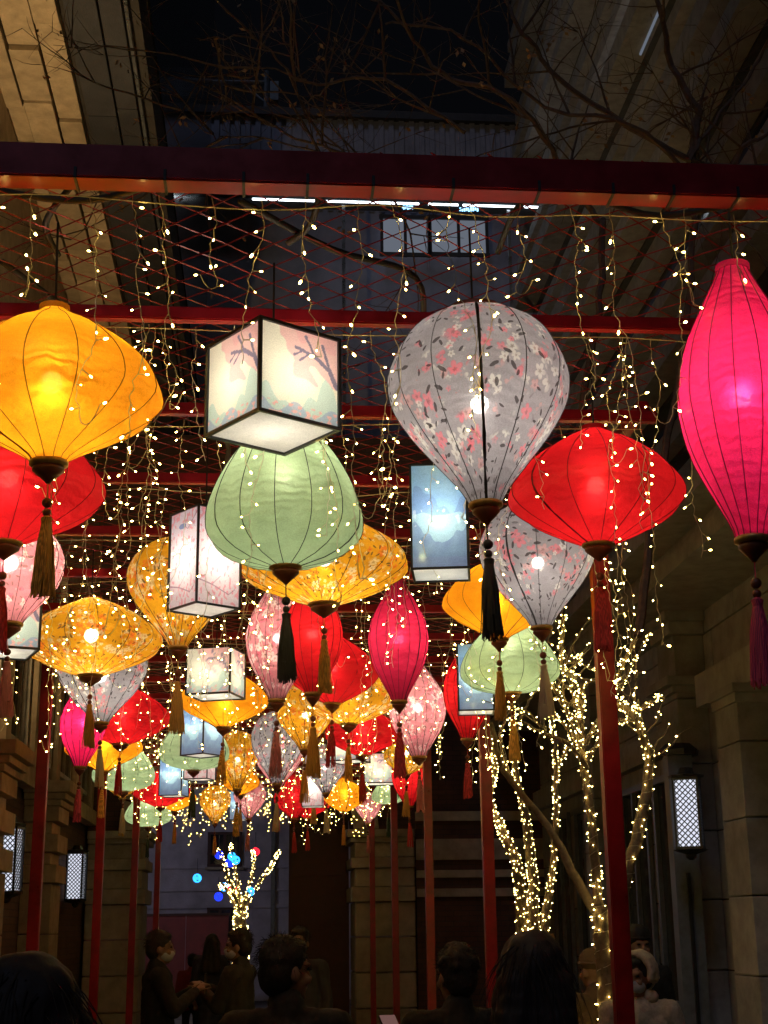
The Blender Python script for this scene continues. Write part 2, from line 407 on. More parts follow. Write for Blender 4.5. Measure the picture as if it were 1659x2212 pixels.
# ------------------------------------------------------------------ gate building with archway
gx0, gx1, gy = -1.82, 1.33, 22.0
gb = empty('gatehouse', (0, gy, 0)); tag(gb, 'dark brick gatehouse with stone jambs and arched passage under the lanterns', 'building')
def stone_jamb(x0, x1, side):
    z = 0
    for k in range(4):
        block('stone_block', 'pale_stone', gb, x0+.01, x1-.01, gy, gy+1.2, z+.006, z+.50); z += .505
    for k, a in enumerate((.22, .27, .16, .22)):
        d = .06 if k % 2 == 0 else .0
        block('stone_band', 'pale_stone', gb, x0+.01-(d if side > 0 else 0), x1-.01+(d if side < 0 else 0), gy-d, gy+1.2+d, z+.004, z+a-.004); z += a
    for d, a in ((.07, .07), (.13, .12)):
        block('cornice_course', 'pale_stone', gb, x0+.01-(d if side > 0 else 0), x1-.01+(d if side < 0 else 0), gy-d, gy+1.2+d, z+.003, z+a-.002); z += a
    return z
zs = stone_jamb(-2.66, gx0, -1); stone_jamb(gx1, 2.26, 1)
mb = MB(); cx, rad = (gx0+gx1)/2, (gx1-gx0)/2; zc = zs+.0; seg = 24; ztop = 9.4
for yq, flip in ((gy+.08, 0), (gy+1.12, 1)):
    mb.quad((-2.66, yq, zs), (gx0, yq, zs), (gx0, yq, ztop), (-2.66, yq, ztop))
    mb.quad((gx1, yq, zs), (6.5, yq, zs), (6.5, yq, ztop), (gx1, yq, ztop))
    for k in range(seg):
        a, b = math.pi*(1-k/seg), math.pi*(1-(k+1)/seg)
        p = lambda t: (cx+rad*math.cos(t), yq, zc+rad*math.sin(t))
        pa, pb = p(a), p(b); mb.quad(pa, pb, (pb[0], yq, ztop), (pa[0], yq, ztop))
for k in range(seg):
    a, b = math.pi*(1-k/seg), math.pi*(1-(k+1)/seg)
    q = lambda t, y: (cx+rad*math.cos(t), y, zc+rad*math.sin(t))
    mb.quad(q(a, gy+.08), q(a, gy+1.12), q(b, gy+1.12), q(b, gy+.08))
mb.quad((-2.66, gy+.08, ztop), (6.5, gy+.08, ztop), (6.5, gy+1.12, ztop), (-2.66, gy+1.12, ztop))
rel(mb, gb).build('wall', 'dark_brick', gb)
for k in range(13):                                     # voussoirs of the arch
    a0, a1 = math.pi*k/13+.008, math.pi*(k+1)/13-.008
    v = MB(); q = lambda t, r, y: Vector((cx+r*math.cos(t), y, zc+r*math.sin(t)))
    i = 0
    vs8 = [q(t, r, y) for y in (gy-.02, gy+.079) for (t, r) in ((a0, rad), (a1, rad), (a1, rad+.38), (a0, rad+.38))]
    v.v = vs8; v.f = [(0, 3, 2, 1), (4, 5, 6, 7), (0, 1, 5, 4), (1, 2, 6, 5), (2, 3, 7, 6), (3, 0, 4, 7)]
    rel(v, gb).build('voussoir', 'pale_stone', gb)
part('side_wall', 'brown_brick', gb, (2.27, 4.6, gy+.02, gy+1.1, 0, 3.2))
for z0, z1 in ((2.62, 2.93), (2.36, 2.47), (2.08, 2.20), (3.2, 3.34)):
    block('stone_band', 'pale_stone', gb, 2.27, 4.6, gy-.04, gy+.05, z0, z1)
dl = part('gate_leaf', 'door_wood', gb, (.37, 1.32, gy+1.25, gy+1.33, 0, 4.0))
for k in range(5): rel(MB().box(.42, 1.27, gy+1.22, gy+1.249, .2+k*.75, .75+k*.75), gb).build('panel', 'door_wood', dl)

# ------------------------------------------------------------------ far building across the plaza, seen through the arch
FY = 36.0
fb = empty('plaza_building', (-1, FY, 0)); tag(fb, 'pale rendered building across the plaza behind the lit tree', 'building')
part('wall', 'render_far', fb, (-9, 6, FY, FY+4, 0, 9))
for v_ in (1873, 1922, 1959):
    zz = at(420, v_, FY).z; part('string_course', 'render_far', fb, (-9, 6, FY-.06, FY-.002, zz-.04, zz+.04))
for (ua, ub, va, vb) in ((449, 500, 1963, 2045), (451, 520, 1800, 1870)):
    a, b = at(ua, vb, FY), at(ub, va, FY)
    o = part('window', 'dark_glass', fb, (a.x, b.x, FY-.05, FY-.003, a.z, b.z))
    f = MB()
    for k in (0, .5, 1): f.box(a.x+(b.x-a.x)*k-.035, a.x+(b.x-a.x)*k+.035, FY-.1, FY-.051, a.z, b.z)
    for k in (0, .36, 1): f.box(a.x-.04, b.x+.04, FY-.094, FY-.052, a.z+(b.z-a.z)*k-.03, a.z+(b.z-a.z)*k+.03)
    rel(f, fb).build('frame', 'door_wood', o)
    rel(MB().box(a.x-.08, b.x+.08, FY-.16, FY-.004, a.z-.1, a.z-.041), fb).build('sill', 'pale_stone', o)
a = at(590, 1860, FY); part('downpipe', 'bracket_grey', fb, (a.x-.05, a.x+.05, FY-.12, FY-.065, 0, 6))
pl = empty('added_street_lamp', (-4.6, 29.5, 0)); tag(pl, 'added plaza street lamp, unseen behind the left jamb of the arch', 'lamp')  # added out of view, stands in for the cool light on the far wall
MB().tube([(0, 0, 0), (0, 0, 4.4)], .05, 8).build('pole', 'bracket_grey', pl); MB().ball((0, 0, 4.55), .17, 14, 9).build('globe', 'plaza_glow', pl, True)
hd = empty('hoarding', (-2.2, 33.2, 0)); tag(hd, 'dark red printed hoarding standing in front of the plaza building', 'hoarding')
for k in range(4): part('panel', 'hoarding', hd, (-4.6+k*.95, -3.66+k*.95, 33.2, 33.25, .12, 1.95))
part('rail', 'door_wood', hd, (-4.65, -.75, 33.17, 33.199, .02, .12), (-4.65, -.75, 33.17, 33.199, 1.95, 2.0))

# ------------------------------------------------------------------ tall block above the gatehouse
BY = 27.0
bb = empty('rear_block', (1, BY, 0)); tag(bb, 'dark corrugated upper block with lit canopy edge rising behind the pergola', 'building')
tl, tr_ = at(452, 250, BY), at(1330, 290, BY)
part('core', 'corrugated', bb, (tl.x, 7, BY+.06, BY+6, 9.4, tl.z))
mb = MB(); x = tl.x; k = 0
zb = at(829, 460, BY).z
while x < 6.9:
    d = .05 if k % 2 else 0
    mb.box(x, x+.11, BY-d, BY+.059, zb, tl.z); x += .11; k += 1
cl_ = rel(mb, bb).build('cladding', 'corrugated', bb); cl_['kind'] = 'stuff'
part('roof_edge', 'slate_panel', bb, (tl.x-.1, 7.1, BY-.15, BY+6.1, tl.z+.002, tl.z+.18))
part('lower_wall', 'corrugated', bb, (-2.4, 7, BY-.02, BY+.055, 9.4, zb-.01))
CY = 24.2
ca, cb_ = at(275, 424, CY), at(1240, 458, CY); cz = (ca.z+cb_.z)/2
part('canopy', 'slate_panel', bb, (ca.x, 6.6, CY, CY+.35, cz+.06, cz+.3))
xs = at(545, 432, CY).x
segs = ((ca.x, at(310, 425, CY).x), (xs, at(690, 438, CY).x), (at(705, 440, CY).x, at(905, 448, CY).x), (at(925, 449, CY).x, at(990, 451, CY).x), (at(1000, 451, CY).x, cb_.x), (at(1450, 462, CY).x, at(1475, 462, CY).x), (at(1560, 462, CY).x, at(1600, 463, CY).x))
for s0, s1 in segs: part('led_strip', 'led_white', bb, (s0, s1, CY-.02, CY-.002, cz+.025, cz+.06))
for uu, wd in ((880, 26), (1012, 46), (1590, 26)):
    a = at(uu, 452, CY-.1)
    mb = MB(); q = random.Random(uu)
    for k in range(9):
        xx = a.x + (k-4)*wd*.0009; mb.box(xx, xx+wd*.0006, CY-.08, CY-.05, cz-.12+q.random()*.04, cz-.05+q.random()*.02)
    rel(mb, bb).build('sign_lettering', 'led_blue', bb)
for (ua, ub, va, vb) in ((825, 925, 472, 550), (930, 1050, 474, 550), (1235, 1290, 470, 540), (1560, 1655, 480, 545)):
    a, b = at(ua, vb, BY-.3), at(ub, va, BY-.3)
    o = part('window', 'window_glow', bb, (a.x, b.x, BY-.3, BY-.24, a.z, b.z))
    f = MB()
    for k in (0, .5, 1): f.box(a.x+(b.x-a.x)*k-.03, a.x+(b.x-a.x)*k+.03, BY-.36, BY-.301, a.z-.05, b.z+.05)
    for zq in (a.z, b.z): f.box(a.x-.05, b.x+.05, BY-.355, BY-.302, zq-.04, zq+.04)
    rel(f, bb).build('frame', 'slate_panel', o)
for uu in (300, 372, 743, 1105, 1240):
    a = at(uu, 600, CY); part('post', 'steel', bb, (a.x-.03, a.x+.03, CY+.05, CY+.11, 9.4, cz))
for uu in (362,):
    a = at(uu-18, 520, CY+.2); mb = MB()
    for k in range(10):
        for s in (-1, 1):
            p = a + Vector((.1, 0, -.9+k*.2)); mb.obox(p, Vector((.16, 0, .16*s)), Vector((0, .008, 0)), Vector((-.012*s, 0, .012)))
    rel(mb, bb).build('lattice_screen', 'steel', bb)
# rooftop lamp pole
a = at(575, 250, 29.5); lp = empty('roof_lamp', (a.x, 29.5, tl.z+.18)); tag(lp, 'grey lamp pole with long arm and globe on the dark roof', 'lamp')
zt_ = at(575, 155, 29.5).z - lp.location.z; h2 = at(480, 180, 29.5).z - lp.location.z
MB().tube([(0, 0, 0), (0, 0, zt_)], .07, 8).build('pole', 'bracket_grey', lp)
xe = at(392, 188, 29.5).x - a.x
MB().tube([(0, 0, h2+.05), (xe, 0, h2)], .06, 6).tube([(0, 0, h2-.5), (-.5, 0, h2-.05)], .03, 6).build('arm', 'bracket_grey', lp)
MB().ball((xe+.1, 0, h2-.36), .22, 12, 8).build('globe', 'bracket_grey', lp, True)
MB().tube([(xe+.1, 0, h2-.2), (xe+.1, 0, h2)], .05, 6).build('neck', 'bracket_grey', lp)
MB().box(.08, .28, -.1, .1, h2-.45, h2+.05).build('control_box', 'bracket_grey', lp)

# ------------------------------------------------------------------ right building
RX = 4.2
rb = empty('pilastered_building', (RX, 13, 0)); tag(rb, 'grey stone building with pilasters and deep cornice beside the lit trees', 'building')
Z = lambda u, v, Y: at(u, v, Y).z
zc1, zc0 = Z(1535, 1454, 13), Z(1535, 1487, 13)
ze = Z(1535, 1311, 13)
part('wall_core', 'joint', rb, (RX+.03, RX+3, 2, 21.9, 0, ze+.6))
# wall slabs in courses
for k in range(int((ze)/.62)+1):
    y = 6 + (k % 2)*.7
    while y < 21.9:
        y1 = min(y+1.4, 21.9); block('stone_slab', 'grey_stone', rb, RX, RX+.06, y+.008, y1-.008, k*.62+.008, min(k*.62+.612, ze)); y = y1
def pil(y0, y1, xf, ztop, moulds):
    z = 0
    while z < ztop-.05:
        z1 = min(z+.62, ztop); block('pilaster_block', 'grey_stone', rb, xf, RX-.002, y0, y1, z+.005, z1-.005); z = z1
    for za, zb_, d in moulds: block('moulding', 'grey_stone', rb, xf-d, RX-.004, y0-d, y1+d, za, zb_)
pil(13.25, 13.85, 3.9, ze, ((zc0, zc0+.06, .05), (zc0+.061, zc1, .12), (ze-.22, ze-.1, .05), (ze-.099, ze, .1)))
zl = Z(1605, 1490, 11.9)
pil(11.55, 12.15, 3.9, zl, ((zl-.16, zl-.08, .0201), (zl-.079, zl, .04)))
pil(17.0, 17.6, 3.9, ze, ((zc0, zc0+.06, .05), (zc0+.061, zc1, .12)))
pil(8.2, 8.8, 3.9, ze, ((zc0, zc0+.06, .05), (zc0+.061, zc1, .12)))
part('entablature', 'grey_stone', rb, (RX-.2, RX+.02, 6, 12.98, zl+.002, zl+.3), (RX-.12, RX+.02, 13.64, 21.9, zl-.25, zl+.02))
part('eave', 'grey_stone', rb, (3.45, RX+3, 6, 21.9, ze+.002, ze+.16), (3.6, RX+3, 6, 21.9, ze+.161, ze+.34), (3.3, RX+3, 6, 21.9, ze+.341, ze+.5))
for y0 in (14.1, 15.6, 18.2, 19.8):
    o = part('window', 'dark_glass', rb, (RX-.012, RX-.003, y0, y0+1.1, .9, zl-.5))
    f = MB()
    for a, b, c, d in ((y0-.07, y0, .83, zl-.43), (y0+1.1, y0+1.17, .83, zl-.43), (y0, y0+1.1, .83, .9), (y0, y0+1.1, zl-.5, zl-.43), (y0+.52, y0+.58, .9, zl-.5)): f.box(RX-.06, RX-.0135, a, b, c, d)
    rel(f, rb).build('frame', 'bracket_grey', o)
# upper storeys: long horizontal ledges with glass between
part('upper_core', 'slate_panel', rb, (5.25, 9, 4, 26, ze+.51, 24))
z = ze+1.2; k = 0
while z < 23:
    part('ledge', 'grey_stone', rb, (4.85+.1*(k % 3), 5.24, 4, 26, z, z+.22+.10*(k % 2)))
    part('glass_band', 'dark_glass', rb, (5.18, 5.245, 4, 26, z+.36, z+.72))
    z += .86; k += 1
for (uu, vv, ln) in ((1350, 60, .9), (1400, 40, .5), (1310, 180, .25), (1165, 10, .5)):
    d = ray(uu, vv); p = EYE + d*(5.16/d.x)
    part('lit_pane', 'window_glow', rb, (5.15, 5.178, p.y-ln, p.y+ln, p.z-.25, p.z+.25))
# uplight added out of view on a pier cornice to wash the overhang's underside
fl = empty('added_flood_lamp', (-2.3, 9.72, zt+.001)); tag(fl, 'small floodlight added out of view on a sandstone pier cornice, aimed at the overhang', 'lamp')
MB().box(-.09, .09, -.05, .05, 0, .02).box(-.10, -.085, -.02, .02, .02, .16).box(.085, .10, -.02, .02, .02, .16).build('bracket', 'black_metal', fl)
MB().box(-.083, .083, -.05, .05, .05, .15).build('housing', 'black_metal', fl)
sl = bpy.data.lights.new('flood', 'SPOT'); sl.energy = 650; sl.color = (1, .70, .34); sl.spot_size = R(100); sl.spot_blend = .6; sl.shadow_soft_size = .06
slo = bpy.data.objects.new('flood', sl); C.objects.link(slo); slo.parent = fl; slo.location = (0, .03, .22)
slo.rotation_euler = (Vector((-2.9, 15.6, ZS)) - (fl.location + Vector((0, .03, .22)))).to_track_quat('-Z', 'Y').to_euler()

# ------------------------------------------------------------------ wall lanterns
def sconce(name_label, p, rz, armlen, group='wall lanterns with lattice shades'):
    t = empty('wall_lantern', p, rz); tag(t, name_label, 'lamp', group)
    h, s = .30, .105
    MB().box(-s+.016, s-.016, -s+.016, s-.016, -h, h).build('diffuser', 'sconce_glow', t)
    mb = MB()
    for sx in (-1, 1):
        for sy in (-1, 1): mb.box(sx*s-.009, sx*s+.009, sy*s-.009, sy*s+.009, -h-.01, h+.01)
    for zz in (-h, h): mb.box(-s-.012, s+.012, -s-.012, s+.012, zz-.012, zz+.012)
    mb.build('frame', 'black_metal', t)
    for face in range(4):                               # woven diagonal lattice on every side
        mb = MB(); c, sn = math.cos(face*math.pi/2), math.sin(face*math.pi/2)
        st = .05
        for sgn in (-1, 1):
            k = -12
            while k < 13:
                o0 = k*st; q0, q1 = -s, s                       # line z = o0 + sgn*x
                pts = []
                xa, xb = q0, q1
                za, zb2 = o0+sgn*xa, o0+sgn*xb
                def clipx(zv): return (zv-o0)*sgn
                if min(za, zb2) < h and max(za, zb2) > -h:
                    lo, hi = sorted((clipx(-h), clipx(h))); xa, xb = max(xa, lo), min(xb, hi)
                    if xb-xa > .004:
                        A = Vector((xa, -s, o0+sgn*xa)); B = Vector((xb, -s, o0+sgn*xb)); mid = (A+B)/2; hv = (B-A)/2
                        n = Vector((-hv.z, 0, hv.x)).normalized()*.0046
                        mb.obox(mid, hv, Vector((0, .003+.001*sgn, 0)), n)
                k += 1
        mb.v = [Vector((v.x*c-v.y*sn, v.x*sn+v.y*c, v.z)) for v in mb.v]
        mb.build('lattice', 'black_metal', t)
    MB().lathe([(.155, h+.013), (.16, h+.035), (.075, h+.05), (.06, h+.10), (.05, h+.105)], 8).build('top_cap', 'black_metal', t)
    MB().lathe([(.02, -h-.10), (.045, -h-.08), (.05, -h-.05), (.12, -h-.03), (.16, -h-.013)], 8).build('base_cap', 'black_metal', t)
    MB().box(-.035, .035, s+.02, armlen, -.03, .03).box(-.07, .07, armlen-.03, armlen, -.14, .14).build('bracket', 'black_metal', t)
    return t
emit('sconce_glow', (.82, .86, 1), .75)
p = (at(18, 1790, 14.2)+at(18, 1926, 14.2))/2; sconce('lattice wall lantern on the pier with the low banded cornice, farther from the arch', p, R(78), .32)
p = (at(165, 1846, 19.8)+at(165, 1941, 19.8))/2; sconce('lattice wall lantern on the sandstone wall right beside the gate jamb', p, R(80), .26)
p = (at(1487, 1687, 12.6)+at(1487, 1829, 12.6))/2; sconce('lattice wall lantern on the grey metal column by the stone pilaster', p, R(-24), .30)
cp = p + Vector((.06, .30, 0))
mc = empty('metal_column', (cp.x, cp.y, 0)); tag(mc, 'slim grey metal column carrying the lattice wall lantern', 'column')
MB().box(-.13, .10, 0, .16, 0, p.z+.55).build('shaft', 'bracket_grey', mc); MB().box(-.03, .0, -.03, -.001, 0, p.z-.5).build('rib', 'black_metal', mc)
MB().lathe([(.18, p.z+.551), (.19, p.z+.6), (.12, p.z+.66)], 8, (0, .08, 0)).build('cap', 'black_metal', mc)

# ================================================================== PERGOLA
PZ, PX, Y0, DY, NR = 3.65, 1.55, 3.60, .93, 20
pg = empty('pergola', (0, 0, 0)); tag(pg, 'long red painted steel pergola carrying wire mesh and hanging lanterns', 'pergola')
def beam(name, x0, x1, y0, y1, z0, z1, mat='red_paint'):
    bm = bmesh.new(); bmesh.ops.create_cube(bm, size=1)
    bmesh.ops.scale(bm, vec=(x1-x0, y1-y0, z1-z0), verts=bm.verts); bmesh.ops.bevel(bm, geom=bm.edges[:], offset=.005, segments=2, affect='EDGES')
    bmesh.ops.translate(bm, vec=((x0+x1)/2, (y0+y1)/2, (z0+z1)/2), verts=bm.verts)
    me = bpy.data.meshes.new(name); bm.to_mesh(me); bm.free(); me.materials.append(M[mat]); return link(name, me, pg)
beam('front_beam', -1.95, 1.95, Y0-.04, Y0+.04, PZ, PZ+.105)
for n in range(1, NR):
    y = Y0+n*DY
    beam('cross_beam', -PX-.05, PX+.05, y-.022, y+.022, PZ+.002, PZ+.05)
for s in (-1, 1): beam('side_rail', s*PX-.025, s*PX+.025, Y0+2*DY, Y0+(NR-1)*DY+.05, PZ+.052, PZ+.10)
for n in (3, 7, 11, 15, 19):
    y = Y0+n*DY
    for s in (-1, 1):
        o = beam('post', s*PX-.039, s*PX+.039, y-.039, y+.039, 0, PZ+.0)
        b2 = beam('foot_plate', s*PX-.09, s*PX+.09, y-.09, y+.09, .001, .015); b2.parent = o
for s in (-1, 1): beam('post', s*1.95-.05, s*1.95+.05, Y0-.05, Y0+.05, 0, PZ-.002)
for k in range(12):                                    # cable ties and hanger hooks along the front beam
    x = -.95+k*.21+.03*math.sin(k*5); rel(MB().box(x-.004, x+.004, Y0-.043, Y0+.043, PZ-.004, PZ-.0005).box(x-.004, x+.004, Y0-.0435, Y0-.0405, PZ-.004, PZ+.03), pg).build('cable_tie', 'black_cable', pg)
# diamond wire mesh lying over the beams
mb = MB(); rg = random.Random(3); zy = PZ+.145; YE = Y0+(NR-1)*DY
cellx, celly = .155, .145; slope = cellx/celly
for fam in (-1, 1):
    k0 = int(-(PX+(YE-Y0)*slope)/cellx)-1
    for k in range(k0, -k0+1):
        pts = []
        xs_ = k*cellx
        n = int((YE-Y0)/celly)
        for j in range(n+1):
            y = Y0+.045+j*celly; x = xs_ + fam*j*cellx
            if -PX-.04 <= x <= PX+.04 and y < YE:
                pts.append(Vector((x+rg.gauss(0, .006), y+rg.gauss(0, .005), zy + fam*.0025 + .012*math.sin(y*2.1)*math.sin(x*2.4))))
        if len(pts) > 1: mb.tube(pts, .0026, 3, False)
o = mb.build('wire_mesh', 'red_wire', pg); o['kind'] = 'stuff'
# black power cables draped over the mesh
for i, pts in enumerate((
    [(-1.55, 3.75), (-1.1, 3.9), (-.62, 3.95), (-.35, 3.84), (-.1, 3.8), (.15, 3.9)],
    [(-.62, 3.95), (-.72, 4.15), (-.7, 4.3)], [(.15, 3.85), (.12, 4.05), (.05, 4.2)],
    [(1.5, 3.85), (1.2, 3.92), (.95, 3.88), (.78, 3.95), (.74, 4.2)], [(1.55, 3.7), (1.42, 3.85), (1.36, 3.88)],
    [(-.1, 3.9), (.2, 4.3), (.5, 4.5), (.6, 5.0), (.9, 5.6)], [(-.9, 4.4), (-.6, 5.2), (-.2, 6.1), (-.3, 7.5), (0, 9), (-.2, 12)])):
    P = [Vector((x, y, PZ+.155+.03*math.sin(i+j*1.9))) for j, (x, y) in enumerate(pts)]
    Q = []
    for j in range(len(P)-1):
        for t in range(6):
            a, b, c, d = P[max(j-1, 0)], P[j], P[j+1], P[min(j+2, len(P)-1)]; q = t/6
            Q.append(.5*((2*b)+(c-a)*q+(2*a-5*b+4*c-d)*q*q+(3*b-a-3*c+d)*q**3))
    Q.append(P[-1])
    tag(MB().tube(Q, .011, 6).build('power_cable', 'black_cable', None, True), ('thick black cable sagging over the mesh along the front beam towards the yellow lantern', 'short black cable end bending down to the big yellow lantern', 'short black cable end curling above the cream cube lantern',
        'black cable looping over the mesh to the largest white balloon lantern', 'black cable feeding the large hot pink lantern', 'black cable crossing the mesh towards the wide red lantern by the right post', 'long black cable running along the mesh over the middle lantern rows')[i], 'cable', 'power cables on the wire mesh')

# ================================================================== LANTERNS
PROF = {
 'diamond': [(0, .12), (.05, .21), (.15, .48), (.30, .76), (.45, .945), (.57, 1.0), (.63, .975), (.72, .83), (.85, .49), (.95, .22), (1, .15)],
 'saucer': [(0, .13), (.07, .30), (.17, .53), (.31, .78), (.45, .945), (.56, 1), (.66, .958), (.78, .76), (.9, .45), (1, .165)],
 'balloon': [(0, .30), (.02, .44), (.08, .67), (.18, .87), (.3, .985), (.38, 1), (.5, .945), (.65, .75), (.8, .48), (.92, .26), (1, .16)],
 'spindle': [(0, .24), (.06, .36), (.15, .56), (.3, .86), (.45, 1), (.55, .985), (.7, .83), (.85, .52), (.95, .30), (1, .24)],
 'onion': [(0, .11), (.08, .22), (.2, .45), (.35, .69), (.5, .87), (.64, .98), (.72, 1), (.81, .97), (.90, .80), (.96, .53), (1, .18)],
}
def prof_at(pr, t):
    for j in range(len(pr)-1):
        if pr[j][0] <= t <= pr[j+1][0]:
            a, b, c, d = pr[max(j-1, 0)], pr[j], pr[j+1], pr[min(j+2, len(pr)-1)]
            h = c[0]-b[0]; q = (t-b[0])/h
            m0 = (c[1]-a[1])/max(c[0]-a[0], 1e-6)*h; m1 = (d[1]-b[1])/max(d[0]-b[0], 1e-6)*h
            return (2*q**3-3*q*q+1)*b[1] + (q**3-2*q*q+q)*m0 + (-2*q**3+3*q*q)*c[1] + (q**3-q*q)*m1
    return pr[-1][1]
def tassel(root, tcol, z0, lod):
    MB().tube([(0, 0, z0), (0, 0, z0-.05)], .0025, 4).build('tassel_cord', 'tassel_'+tcol, root)
    MB().ball((0, 0, z0-.062), .016, 8, 6).ball((0, 0, z0-.092), .013, 8, 6).build('bead', 'wood_cap' if tcol != 'black' else 'tassel_black', root, True)
    mb = MB(); n = 18 if lod == 0 else 10
    rg = random.Random(hash(tcol) & 255)
    mb.lathe([(.004, z0-.10), (.017, z0-.110), (.014, z0-.128), (.019, z0-.17), (.022, z0-.28)], n, close=True)
    for k in range(95 if lod == 0 else 26):
        a = rg.uniform(0, 6.28); r = rg.uniform(.55, 1)
        sw = rg.gauss(0, .006)
        mb.tube([(.013*r*math.cos(a), .013*r*math.sin(a), z0-.125), (.026*r*math.cos(a+.1), .026*r*math.sin(a+.1), z0-.2), (.033*r*math.cos(a)+sw, .033*r*math.sin(a), z0-.325-rg.random()*.03)], .0021 if lod == 0 else .004, 3, False)
    mb.build('tassel', 'tassel_'+tcol, root)
def lantern(kind, mat, tcol, ub, vb, vt, W, label, ztop=3.50, nrib=None):
    top = atz(ub, vt, ztop); Y = top.y
    bot = at(ub, vb, Y); s = slant(at(ub, (vb+vt)/2, Y))
    wid = W*s/FOCAL; hgt = ztop - bot.z
    root = empty('silk_lantern', bot, random.uniform(0, 6.28)); root.rotation_euler.x = random.gauss(0, .014); root.rotation_euler.y = random.gauss(0, .014); tag(root, label, 'lantern', 'silk lanterns hanging under the pergola')
    lod = 0 if Y < 9 else 1
    nr = nrib or {'diamond': 14, 'saucer': 14, 'balloon': 12, 'spindle': 16, 'onion': 14}[kind]
    seg = nr*(4 if lod == 0 else 2); rings = 26 if lod == 0 else 16
    pr = PROF[kind]; R0 = wid/2
    ka = random.Random(ub); dent = [1+ka.uniform(-.012, .012) for _ in range(nr)]
    def fac(th):
        x = (th*nr/(2*math.pi)) % 1; k = int(th*nr/(2*math.pi)) % nr
        d = abs(x-.5)*2                                # 1 on a rib, 0 between
        return (dent[k]*(1-x)+dent[(k+1) % nr]*x)*(1-.022*(1-d*d))
    P = [(R0*prof_at(pr, j/rings), hgt*(1-j/rings)) for j in range(rings+1)]
    me = MB().lathe(P, seg, fac=fac, close=False).mesh('shade', mat, True)
    arc = [0]
    for j in range(rings): arc.append(arc[-1]+math.hypot(P[j+1][0]-P[j][0], P[j+1][1]-P[j][1]))
    uvl = me.uv_layers.new(name='wrap'); dat = []; pu = 2*math.pi*R0/seg
    for j in range(rings):
        for i in range(seg): dat += [i*pu, arc[j], i*pu, arc[j+1], (i+1)*pu, arc[j+1], (i+1)*pu, arc[j]]
    uvl.data.foreach_set('uv', dat)
    sh = link('shade', me, root)
    mb = MB()
    for k in range(nr):
        th = 2*math.pi*k/nr; q = fac(th)+.004
        mb.tube([(r*q*math.cos(th), r*q*math.sin(th), z) for r, z in P[::(1 if lod == 0 else 2)]], .0017 if lod == 0 else .0026, 3, False)
    mb.build('ribs', 'black_cable' if 'print' in mat or 'green' in mat else 'rib_'+mat, sh)
    mb = MB(); th = 2*math.pi*(ka.randrange(nr))/nr; pr_ = None       # sewn seam: an uneven folded strip along one rib
    for r, z in P:
        e = .004+.004*ka.random(); q = r*(fac(th)+.006); t_ = Vector((-math.sin(th), math.cos(th), 0)); cc_ = Vector((q*math.cos(th), q*math.sin(th), z))
        cur = (cc_-t_*e*.4, cc_+t_*e)
        if pr_: mb.quad(pr_[0], pr_[1], cur[1], cur[0])
        pr_ = cur
    mb.build('seam', 'black_cable' if 'print' in mat or 'green' in mat else 'rib_'+mat, sh)
    rt_, rb_ = P[0][0], P[-1][0]
    MB().lathe([(rt_*.98, hgt-.004), (rt_+.006, hgt-.004), (rt_+.006, hgt+.014), (rt_*.98, hgt+.014)], 16, close=False).build('top_ring', mat if 'silk' in mat else 'wood_cap', root, True)
    # base cap: gilt ring on a turned wooden cone
    rb_ = max(rb_, .035)
    MB().lathe([(rb_*1.0, .012), (rb_+.008, .006), (rb_+.008, -.004), (rb_*.9, -.010)], 18).build('gilt_ring', 'gold_trim', root, True)
    MB().lathe([(rb_*.92, -.0105), (rb_*.95, -.022), (rb_*.55, -.040), (rb_*.22, -.055), (.006, -.062)], 16).build('base_cap', 'wood_cap', root, True)
    tassel(root, tcol, -.06, lod)
    MB().ball((0, 0, hgt*.52), max(.018, (.078 if kind == 'spindle' else .052)*wid), 10, 6).build('bulb', 'bulb_glow', root, True)
    MB().tube([(0, 0, hgt*.52+.03), (0, 0, hgt), (.004, 0, hgt+.05), (0, 0, PZ+.15-bot.z)], .0038, 5).build('hanging_cable', 'black_cable', root)
    return root
for k, c in (('silk_yellow', (.20, .07, .005)), ('silk_red', (.10, .005, .005)), ('silk_pink', (.16, .008, .02)), ('silk_magenta', (.10, .006, .015))): plain('rib_'+k, c, .6)

